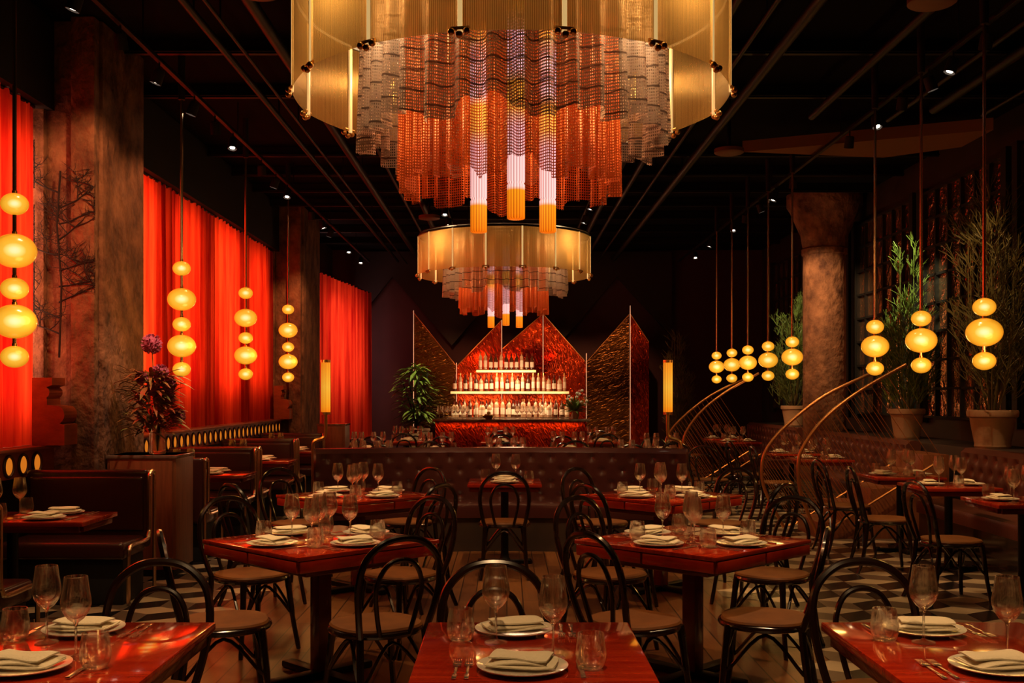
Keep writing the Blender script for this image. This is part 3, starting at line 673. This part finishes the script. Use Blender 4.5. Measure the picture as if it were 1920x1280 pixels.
plant(5.10,11.2,.98,2.5,1.0,'olive','tall pencil cactus in a pale stone pot on the ledge',.25,.40,seed=3,n=330,xmax=5.5)
plant(5.10,13.6,.98,2.1,.70,'lime','bright green pencil cactus in a pale stone pot',.22,.38,seed=4,n=230,xmax=5.5)
plant(5.08,18.9,.98,2.0,1.0,'green','bushy green potted plant in a stone pot on ledge',.22,.36,seed=5,n=280,xmax=5.5)
plant(3.5,21.7,.0,2.3,.75,'olive','tall olive-toned plant standing by the back wall',.2,.5,n=240,seed=6)
random.seed(11)
# ---------------------------------------------------------------- pendants
def glob(r,rz): return mesh('globe',MB().ball((0,0,0),1,28,16,sc=(r,r,rz)),'globe')
gB=glob(.129,.104); gS=glob(.082,.067)
def pendant(zs,label):
    o=thing('pendant_lamp',label,'lamp',group='amber globe pendant lamps'); base=1.70
    top=4.28
    part(o,'rod',mesh('rod',MB().tube([(0,0,zs[0][1]-base),(0,0,top-base)],.013,8),'chrome'),label='slim metal rod')
    part(o,'canopy',mesh('canopy',MB().lathe([(.001,top-base-.02),(.03,top-base-.02),(.035,top-base+.42),(.001,top-base+.42)],16),'black'))
    for big,z in zs:
        part(o,'globe',gB if big else gS,(0,0,z-base))
        rz=.104 if big else .067
        part(o,'collar',mesh('collar',MB().lathe([(.001,rz-.004),(.016,rz-.004),(.016,rz+.014),(.001,rz+.014)],12),'brass'),(0,0,z-base))
    return Proto(o)
PLt=pendant([(0,1.775),(1,1.99),(0,2.19),(1,2.42),(0,2.705)],'five-globe amber pendant lamp hanging above a booth table')
PRt=pendant([(0,1.79),(1,2.0),(0,2.185)],'three-globe amber pendant lamp hanging above a wall table')
for y in (6.5,9.84,12.25,14.63): PLt.at((-3.0,y,1.70))
for y in (7.82,9.01,10.14,13.08,14.29,15.49,16.59,17.8): PRt.at((3.5,y,1.70))
# ---------------------------------------------------------------- chandeliers
def drape(R,z0,z1,folds,amp,seed,mat):
    random.seed(seed); n=folds*14; nz=12; b=MB(); b.uv=[]; ph=random.uniform(0,6)
    arc=0; last=None
    for i in range(n+1):
        a=2*PI*i/n
        for k in range(nz+1):
            t=k/nz
            w=math.sin(folds*a+.9*math.sin(5*a+ph)); fl=(abs(w)**.75)*(1 if w>0 else -1)
            r=R+amp*(.45+.55*t)*fl+.015*math.sin(3*a+ph)
            zb=z0+.018*math.sin(7*a+ph)+.028*math.tanh(4*math.sin(11*a+ph*2))
            z=z1+(zb-z1)*t; p=(r*math.cos(a),r*math.sin(a),z); b.v.append(p)
            if k==nz:
                if last: arc+=math.hypot(p[0]-last[0],p[1]-last[1])
                last=p
        for k in range(nz+1): b.uv.append((arc,b.v[-(nz+1)+k][2]))
    for i in range(n):
        for k in range(nz): q=i*(nz+1)+k; b.f.append((q,q+nz+1,q+nz+2,q+1)); b.m.append(0)
    return mesh('drape',b,mat)
ZB=2.32
chd=thing('chandelier','large tiered chandelier of gold panels and draped metal mesh','chandelier',(0,0,ZB),group='tiered mesh chandeliers')
half=math.radians(11.25)
b=MB(); v=[]; n=8
for i in range(n+1):
    a=-half*.95+2*half*.95*i/n
    for z in (2.90,2.97,3.26,3.33): v.append((math.sin(a),-math.cos(a)*.6-.4*math.cos(half),z-ZB))
f=[]
for i in range(n):
    for k in range(3): q=i*4+k; f.append((q,q+4,q+5,q+1))
b.add(v,f); pmM=mesh('gold_panel',b,'panel')
posts=mesh('post',MB().box((0,-.995,3.115-ZB),(.020,.012,.44),.004),'cream')
kb=MB()
for dx in (-.030,.0,.030): kb.ball((dx,-1.012,2.895-ZB-(.012 if dx==0 else 0)),.014,10,8)
kb.tube([(-.035,-1.0,2.91-ZB),(.035,-1.0,2.91-ZB)],.007,6); kbM=mesh('clamp',kb,'brass')
for k in range(16):
    part(chd,'gold_panel',pmM,rot=(0,0,k*PI/8),label='translucent ribbed gold panel')
    part(chd,'lit_post',posts,rot=(0,0,k*PI/8+half)); part(chd,'clamp',kbM,rot=(0,0,k*PI/8+half),label='brass ball clamp')
b=MB()
for z,r in ((3.34,.99),(3.34,.70),(3.34,.50)): b.tube([(r*math.cos(i*PI/24),r*math.sin(i*PI/24),z-ZB) for i in range(48)],.012,6,True)
for k in range(8):
    a=k*PI/4+half; b.tube([(.12*math.cos(a),.12*math.sin(a),3.34-ZB),(.99*math.cos(a),.99*math.sin(a),3.34-ZB)],.010,6)
part(chd,'frame',mesh('frame',b,'iron'),label='black ring frame')
b=MB(); b.lathe([(.001,3.365-ZB),(.98,3.365-ZB),(.98,3.375-ZB),(.001,3.375-ZB)],48); part(chd,'top_disc',mesh('top_disc',b,'pipe'),label='black top disc')
d1=drape(.685,2.70,3.33,36,.045,1,'grey'); d2=drape(.49,2.50,3.33,38,.034,2,'copper')
part(chd,'outer_mesh_drape',d1,(0,0,-ZB),label='smoky grey metal mesh drape'); part(chd,'inner_mesh_drape',d2,(0,0,-ZB),label='copper mesh drape')
tb=MB(); v=[];f=[]
prof=[(.0005,0),(.034,0),(.040,.004),(.040,.15),(.036,.155),(.036,.16),(.040,.165),(.040,1.0),(.0005,1.0)]
k=len(prof)
for i in range(36):
    a=2*PI*i/36; q=1 if i%2 else .93
    for r,z in prof: v.append((r*q*math.cos(a),r*q*math.sin(a),z))
for i in range(36):
    j=(i+1)%36
    for q in range(k-1): f.append((i*k+q,j*k+q,j*k+q+1,i*k+q+1))
tb.add(v,f); tbM=mesh('light_tube',tb,'tub')
for x,y in ((.02,-.24),(-.155,.15),(.175,.15)): part(chd,'light_tube',tbM,(x,y,.0),label='ribbed glowing tube with amber tip')
b=MB()
for k in range(3):
    a=k*2*PI/3+.5; b.tube([(.5*math.cos(a),.5*math.sin(a),3.37-ZB),(.5*math.cos(a),.5*math.sin(a),CZ-ZB-.02)],.005,5)
part(chd,'cable',mesh('cable',b,'iron'))
CHD=Proto(chd); CHD.at((.02,4.95,ZB)); CHD.at((-.03,12.3,ZB))
random.seed(5)
def standlamp(x,y,s):
    o=thing('standing_lamp','glowing amber cylindrical lamp on a bent brass pole','lamp',(x,y,0),group='amber cylinder lamps')
    b=MB(); v=[];f=[]; prof=[(.0005,1.36),(.044,1.36),(.048,1.365),(.048,1.87),(.044,1.875),(.0005,1.875)]; k=len(prof)
    for i in range(36):
        a=2*PI*i/36; q=1 if i%2 else .92
        for r,z in prof: v.append((r*q*math.cos(a),r*q*math.sin(a),z))
    for i in range(36):
        j=(i+1)%36
        for q in range(k-1): f.append((i*k+q,j*k+q,j*k+q+1,i*k+q+1))
    b.add(v,f); part(o,'lamp_shade',mesh('lamp_shade',b,'wax'),label='ribbed amber glass cylinder shade')
    c=MB()
    for z in (1.35,1.885): c.lathe([(.001,z-.015),(.05,z-.015),(.05,z+.012),(.001,z+.012)],20)
    part(o,'cap',mesh('lamp_cap',c,'brass'),label='brass end cap')
    P=cr([(0,0,1.34),(0,0,1.16),(s*.02,0,1.10),(s*.10,0,1.07),(s*.13,0,1.03),(s*.13,0,.9),(s*.13,0,.02)],5)
    part(o,'pole',mesh('lamp_pole',MB().tube(P,.018,8),'brass'))
    part(o,'base',mesh('lamp_base',MB().lathe([(.001,0),(.09,0),(.09,.015),(.02,.03),(.001,.03)],20,off=(s*.13,0,0)),'brass'))
standlamp(-1.86,10.95,-1); standlamp(1.66,11.0,1)
# ---------------------------------------------------------------- bar
bar=thing('bar_counter','dark marble bar counter with glowing copper front','bar',(.08,20.6,0))
part(bar,'countertop',mesh('countertop',MB().box((0,0,1.04),(3.0,.62,.05),.008),'marble'),label='dark veined marble top')
part(bar,'front_panel',mesh('front_panel',MB().box((0,-.2,.51),(2.9,.05,1.0),.005),'ham2'),label='hammered copper front')
part(bar,'body',mesh('bar_body',MB().box((0,.05,.51),(2.9,.44,1.0),.005),'black'))
bb=thing('back_bar_cabinet','low dark cabinet along the bar wall holding bottles','cabinet',(.08,22.0,0))
part(bb,'body',mesh('backbar_body',MB().box((0,0,.52),(2.6,.5,1.02),.005),'wood')); part(bb,'top',mesh('backbar_top',MB().box((0,0,1.05),(2.64,.54,.04),.005),'marble'))
SHZ=[(-1.16,1.28,1.605),(-.63,.60,2.045)]
for x0,x1,z in SHZ:
    s=thing('wall_shelf','lit wooden bottle shelf with brass edge','shelf',((x0+x1)/2,22.12,z-.03),group='bottle shelves')
    part(s,'board',mesh('shelf_board',MB().box((0,0,0),(x1-x0,.3,.05),.004),'owood')); part(s,'edge_strip',mesh('edge_strip',MB().box((0,-.155,0),(x1-x0,.012,.05),.002),'cream'),label='lit edge strip')
    b=MB()
    for q in (-1,1): b.tube([(q*(x1-x0)*.4,.0,-.0),(q*(x1-x0)*.4,.33,-.0)],.01,6)
    part(s,'bracket',mesh('shelf_bracket',b,'brass'))
def bottle(g):
    b=MB()
    P=[[(.0005,0),(.038,0),(.040,.01),(.040,.19),(.036,.215),(.016,.25),(.0145,.31),(.0005,.31)],
       [(.0005,0),(.046,0),(.048,.01),(.048,.17),(.044,.195),(.017,.225),(.0155,.29),(.0005,.29)],
       [(.0005,0),(.033,0),(.035,.01),(.035,.23),(.031,.26),(.014,.28),(.013,.34),(.0005,.34)]][g]
    P=[(r,z*1.08) for r,z in P]
    b.lathe(P,16,0); R=P[3][0]+.001; z=P[3][1]; b.lathe([(R,z*.24),(R,z*.78)],16,1); h=P[-1][1]; r=P[-2][0]+.003
    b.lathe([(r,h-.05),(r,h+.006),(.0005,h+.006)],12,2)
    return mesh('bottle',b,[['bot','label','foil'],['botc','label','foil'],['botc','label','brass']][g])
BP=[Proto(thing('liquor_bottle',l,'bottle',group='liquor bottles behind the bar',me=bottle(i))) for i,l in enumerate(('dark glass wine bottle with cream label','squat clear spirit bottle with cream label','slender clear spirit bottle with brass cap'))]
def row(x0,x1,z,n,y=22.1):
    for i in range(n): BP[random.choice((0,0,1,2,2))].at((x0+(x1-x0)*(i+.5)/n+random.uniform(-.004,.004),y+random.uniform(-.03,.03),z))
row(-.6,.57,2.045,11); row(-1.13,1.25,1.605,22); row(-1.15,1.30,1.07,22); row(-1.1,1.2,1.07,17,21.88)
for i in range(7): WG.at((-1.3+.09*i*1.0,20.5,1.065))
for i in range(6): WG.at((.2+.09*i,20.5,1.065))
fb=thing('fruit_bowl','shallow bowl on the bar counter','bowl',(-.35,20.5,1.065),me=mesh('fruit_bowl',MB().lathe([(.0005,.005),(.05,.0),(.07,.005),(.12,.05),(.14,.07),(.13,.07),(.11,.05),(.0005,.015)],24),'brass'))
FR=Proto(thing('lemon','yellow lemon piled in the bar bowl','fruit',group='lemons in the bowl',me=mesh('lemon',MB().ball((0,0,.03),.035,12,8,sc=(1.15,.95,.9)),'fruit')))
for x,y,z in ((-.4,20.5,1.10),(-.32,20.53,1.10),(-.34,20.45,1.10),(-.35,20.5,1.15)): FR.at((x,y,z))
fa=thing('flower_arrangement','white and pink flowers in a small vase on the bar','flowers',(1.32,20.6,1.065))
part(fa,'vase',mesh('bar_vase',MB().lathe([(.0005,0),(.06,0),(.08,.06),(.06,.14),(.07,.16),(.0005,.15)],20),'stone'))
b=MB()
for i in range(130):
    a=random.uniform(0,2*PI); leaf(b,(0,0,.14),(math.cos(a),math.sin(a),random.uniform(.2,2.4)),random.uniform(.2,.5),.022,.3)
part(fa,'foliage',mesh('foliage',b,'lime'))
for i in range(18):
    a=random.uniform(0,2*PI); r=random.uniform(.05,.28); part(fa,'blossom',mesh('blossom',MB().ball((0,0,0),.032,8,6),random.choice(['flow','flowr'])),(r*math.cos(a),r*math.sin(a),random.uniform(.24,.55)))
lp=thing('potted_plant','broad-leaved glossy green plant standing on the bar end','plant',(-1.80,21.35,0))
part(lp,'pot',mesh('pot',MB().lathe([(.001,0),(.2,0),(.24,.2),(.25,.8),(.27,.82),(.26,.86),(.22,.85),(.001,.8)],28),'stone'))
b=MB()
for i in range(9):
    a=i*.7; b.tube(cr([(0,0,.8),(.1*math.cos(a),.1*math.sin(a),1.2),(.3*math.cos(a),.25*math.sin(a),1.5+.06*i)],4),.012,5)
part(lp,'stem',mesh('stems',b,'twig'))
b=MB()
for i in range(360):
    a=random.uniform(0,2*PI); z=random.uniform(.95,2.1); r=.40*math.sin(PI*min(1,(z-.85)/1.35))*random.random()
    leaf(b,(r*math.cos(a),r*math.sin(a)*.7,z),(math.cos(a),math.sin(a)*.7,random.uniform(-.2,.9)),random.uniform(.18,.34),random.uniform(.022,.045),.5)
part(lp,'foliage',mesh('foliage',b,'lime'))
ZP=[(-1.98,3.28,-1.07,2.14,'ham1'),(-1.045,2.14,-.12,3.09,'ham2'),(-.09,2.5,.745,3.22,'ham2'),(.775,3.22,1.655,2.22,'ham2'),(1.685,2.22,2.575,3.22,'ham1'),(2.605,3.22,2.99,2.64,'ham2')]
for x0,z0,x1,z1,m in ZP:
    o=thing('decorative_panel','tall hammered gold wall panel with slanted top' if m=='ham1' else 'tall hammered copper wall panel with slanted top','panel',(0,0,0),group='hammered zigzag panels')
    part(o,'sheet',mesh('panel_sheet',MB().prism([(x0,.0),(x1,.0),(x1,z1),(x0,z0)],'y',22.45,22.5),m,False))
    part(o,'frame',mesh('panel_frame',MB().tube([(x0,22.45,z0),(x1,22.45,z1)],.010,6),'copper_edge' if False else 'rail'))
for x,z1 in ((-1.96,3.3),(-1.058,2.2),(-.108,3.1),(.76,3.25),(1.67,2.4),(2.59,3.4)):
    thing('light_strip','thin vertical glowing strip between hammered panels','light',(0,0,0),group='vertical light strips',me=mesh('light_strip',MB().box((x,22.40,z1/2),(.014,.02,z1),.003),'strip'))
# ---------------------------------------------------------------- ceiling equipment
def tpipe(x,z,r,y0,y1):
    b=MB().tube([(x,y0,z),(x,y1,z)],r,10)
    for k in range(int((y1-y0)/3)): b.tube([(x,y0+1+3*k,z),(x,y0+1+3*k,CZ-.005)],.008,5)
    thing('ceiling_pipe','black ceiling pipe running the length of the room','pipe',group='ceiling pipes',me=mesh('ceiling_pipe',b,'pipe'))
for x,z,r in ((-2.35,4.4,.03),(-2.15,4.35,.015),(-1.9,4.45,.05),(-1.5,4.38,.02),(-1.3,4.48,.05),(1.7,4.45,.035),(1.95,4.38,.02),(2.3,4.45,.05),(1.45,4.45,.045),(.6,4.48,.06),(-.4,4.46,.03)): tpipe(x,z,r,1,23)
for x,z,r,y1 in ((3.2,4.46,.04,11.2),(4.0,4.42,.025,11.2),(4.4,4.48,.05,11.0),(4.9,4.42,.02,11.0)): tpipe(x,z,r,1,y1)
for y in (3,4.8,6.5,8.0,9.5,10.9,13.6,14.8,16.0,17.2,18.5,20.0,21.5):
    b=MB(); b.box((0.7,y,4.63),(9.6,.05,.12)); b.box((.7,y,4.59),(9.6,.10,.012)); b.v=[(min(p[0],5.5),p[1],p[2]) for p in b.v]
    thing('ceiling_beam','black steel beam crossing under the ceiling','beam',group='ceiling beams',me=mesh('ceiling_beam',b,'pipe',False))
for x in (-2.9,3.6,-.9,1.2):
    b=MB().box((x,12,4.33),(.04,21,.035),.004)
    for k in range(7): b.tube([(x,2.5+3*k,4.34),(x,2.5+3*k,CZ-.005)],.006,5)
    thing('light_track','black lighting track hung from the ceiling','track',group='lighting tracks',me=mesh('light_track',b,'pipe'))
ts=thing('track_spotlight','small black track spotlight with lit lens','lamp',group='track spotlights')
part(ts,'head',mesh('spot_head',MB().lathe([(.001,.02),(.042,.02),(.046,.0),(.05,-.1),(.045,-.1),(.041,-.06),(.001,-.06)],20),'black'),(0,0,-.08),(.35,0,0))
part(ts,'lens',mesh('spot_lens',MB().lathe([(.0005,-.090),(.026,-.090),(.026,-.08),(.0005,-.08)],16),'lens'),(0,0,-.08),(.35,0,0),label='glowing lens')
part(ts,'yoke',mesh('spot_yoke',MB().tube([(0,0,0),(0,0,-.07)],.008,6),'black'))
TS=Proto(ts)
for x,ys in ((-2.9,(7.2,8.0,8.9,9.9,10.6,11.3,12.6,13.4,14.1,15.8,16.7,17.6,19.6,21.2)),(3.6,(6.9,8.0,8.6,9.1,9.7,10.4,11.2,13.4,14.3,15.2,16.1,17.0,18.8,20.4)),(-.9,(14.5,15.5,16.5,18.2,19.6,21)),(1.2,(8.6,9.6,11.0,13.9,15,16.2,17.4,18.7,19.9))):
    for y in ys: TS.at((x,y,4.31),random.choice((0,PI/2,PI,0,-PI/2)))
dm=mesh('ceiling_speaker',MB().lathe([(.0005,0),(.15,0),(.165,.01),(.165,.05),(.0005,.05)],28),'disc')
for x,y in ((-1.68,7.2),(-1.2,13.4),(2.95,7.4),(2.5,12.0),(-1.2,16.5)):
    o=thing('ceiling_speaker','round brown ceiling speaker grille','speaker',(x,y,4.25),group='ceiling speakers'); part(o,'grille',dm); part(o,'stem',mesh('speaker_stem',MB().tube([(0,0,.04),(0,0,CZ-4.25-.005)],.02,8),'pipe'))
b=MB(); b.prism([(2.75,12.45),(5.2,11.4),(5.2,12.2),(4.5,12.75)],'z',4.37,4.50)
thing('air_duct','flat tan duct under the black ceiling','duct',me=mesh('air_duct',b,'duct',False))
# ---------------------------------------------------------------- lights
def light(t,name,loc,energy,col,**k):
    l=bpy.data.lights.new(name,t); l.energy=energy; l.color=col
    tgt=k.pop('tgt',None)
    for a,v in k.items(): setattr(l,a,v)
    o=bpy.data.objects.new(name,l); COL.objects.link(o); o.location=loc
    if tgt: o.rotation_euler=(Vector(tgt)-Vector(loc)).to_track_quat('-Z','Y').to_euler()
    return o
def spot(loc,tgt,e,col=(1,.60,.27),size=50,r=.04): return light('SPOT','spot_light',loc,e,col,tgt=tgt,spot_size=math.radians(size),spot_blend=.6,shadow_soft_size=r)
for cx in (-1.37,.075,1.45): spot((cx*.8,2.2,4.2),(cx,3.3,.75),230,size=42); spot((cx*.9,4.6,4.2),(cx,3.3,.75),170,size=34)
for cx,cy in FOUR: spot((cx*1.6,cy-.9,4.2),(cx,cy,.6),260,size=40)
for cx,cy in FOUR: spot((cx*1.9,cy+1.3,4.2),(cx,cy-.1,.7),220,size=34)
spot((0,8.9,4.2),(0,9.9,.7),200)
for x in (-1.2,0,1.2): spot((x,8.4,4.2),(x,10.75,.85),220,size=40)
for y in (5.2,7.6): spot((0,y-.6,4.2),(0,y,0),60,size=70)
for y in (7,10.7,12.9,15.0): spot((-2.5,y-.4,4.2),(-3.2,y,.7),130,size=42)
for y in (7.6,9.4,12.5): spot((2.4,y,4.2),(2.5,y,0),95,size=64)
for y in (6.6,8.6): spot((-2.2,y,4.2),(-2.2,y,0),75,size=56)
for y in (8.4,10,13.2,15,18.3): spot((3.0,y-.3,4.2),(4.1,y,.7),190,size=46)
for p in ((-1.2,15),(1,15.3),(-1,18),(1.5,18),(0,13),(-1.6,12.6),(1.6,12.8)): spot((p[0],p[1]-.8,4.2),(p[0],p[1],.7),210,size=56)
spot((2.6,9.2,4.2),(3.5,11.6,1.3),210,size=36)
spot((2.2,14.2,4.2),(3.2,16.5,1.3),170,size=36)
spot((4.2,10.2,4.2),(5.1,11.2,2.0),150,size=50); spot((4.3,12.6,4.2),(5.1,13.6,3.1),330,(1,1,.5),30); spot((4.2,17.7,4.2),(5.1,18.9,2.8),220,(1,.92,.42),36)
spot((3.8,15.0,4.2),(5.0,16.8,2.6),360,size=50); spot((3.4,16.0,1.2),(5.0,16.8,4.2),60,(1,.5,.25),50)
spot((-2.3,7.2,4.25),(-3.6,9.0,2.8),260,(1,.45,.18),50); spot((-2.6,10.6,4.2),(-3.4,9.5,2.6),70,(1,.36,.12),60); spot((-2.6,16.2,4.2),(-3.5,17.9,2.4),180,(1,.42,.16),50)
spot((-2.4,8.2,4.2),(-3.05,9.25,1.6),230,(1,.6,.36),26)
for y,e in ((11.3,72),(13.1,38),(15.0,56),(16.8,30)):
    light('AREA','daylight_behind_curtain',(-4.15,y,2.7),e,(1,.34,.15),shape='RECTANGLE',size=1.2,size_y=2.1,tgt=(0,y,2.7))
light('AREA','daylight_behind_curtain',(-4.15,8.2,2.5),62,(1,.36,.20),shape='RECTANGLE',size=1.4,size_y=2.2,tgt=(0,8.2,2.5))
light('AREA','daylight_behind_curtain',(-4.0,21.6,2.5),62,(1,.42,.36),shape='RECTANGLE',size=2.4,size_y=1.9,tgt=(-1,20.8,2.3))
for y in (11.2,13.0,14.8,16.6): spot((-2.9,y-.4,4.2),(-3.9,y,2.6),50,(1,.42,.2),60)
spot((-2.9,7.4,4.2),(-3.9,8.3,2.4),40,(1,.42,.2),60)
spot((-2.2,19.5,4.2),(-3.3,21.2,2.8),150,(1,.7,.62),36)
for x in (-1.3,0,1.3,2.4): spot((x,20.7,4.2),(x*.95,22.4,1.8),135,(1,.42,.16),60)
light('AREA','shelf_fill_light',(.08,21.80,1.56),13,(1,.62,.32),shape='RECTANGLE',size=2.3,size_y=.03,tgt=(.08,22.0,1.1))  # added fill lights under the shelves, only to brighten the bottles
light('AREA','shelf_fill_light',(-.02,21.80,2.0),9,(1,.62,.32),shape='RECTANGLE',size=1.2,size_y=.03,tgt=(-.02,22.0,1.6))
light('POINT','bar_glow',(.1,21.2,1.85),26,(1,.60,.32),shadow_soft_size=.25)
for x in (-.6,.1,.9): light('POINT','red_panel_glow',(x,22.28,2.35),2.4,(1,.14,.03),shadow_soft_size=.06)
light('AREA','bar_front_glow',(.08,20.25,1.0),4,(1,.25,.04),shape='RECTANGLE',size=2.8,size_y=.05,tgt=(.08,20.3,0))
spot((-1.6,19.8,4.2),(-1.80,21.35,1.7),420,(1,.9,.45),32); spot((1.2,19.4,4.2),(1.32,20.6,1.4),170,(1,.8,.45),22)
for x,y in ((.02,4.95),(-.03,12.3)):
    light('POINT','chandelier_light',(x,y,3.20),26,(1,.52,.20),shadow_soft_size=.12)
    light('POINT','chandelier_light',(x,y,2.85),12,(1,.45,.15),shadow_soft_size=.08)
    for k in range(4):
        a=k*PI/2+PI/4; light('POINT','chandelier_light',(x+.84*math.cos(a),y+.84*math.sin(a),3.22),9,(1,.66,.32),shadow_soft_size=.05)
for y in (6.5,9.84,12.25,14.63): light('POINT','pendant_glow',(-2.8,y-.1,2.0),6,(1,.5,.12),shadow_soft_size=.12)
for y in (7.82,9.01,10.14,13.08,15.5,17.8): light('POINT','pendant_glow',(3.5,y-.25,1.85),5,(1,.5,.12),shadow_soft_size=.12)
w=bpy.data.worlds.new('World'); bpy.context.scene.world=w; w.use_nodes=True
w.node_tree.nodes['Background'].inputs[0].default_value=(.5,.16,.07,1); w.node_tree.nodes['Background'].inputs[1].default_value=.02
cam=bpy.data.cameras.new('camera'); co=bpy.data.objects.new('camera',cam); COL.objects.link(co); co.location=(0,0,1.55); co.rotation_euler=(PI/2,0,0)
cam.lens=37.5; cam.sensor_width=36; cam.shift_x=.005; cam.shift_y=.051; cam.clip_start=.05
bpy.context.scene.camera=co
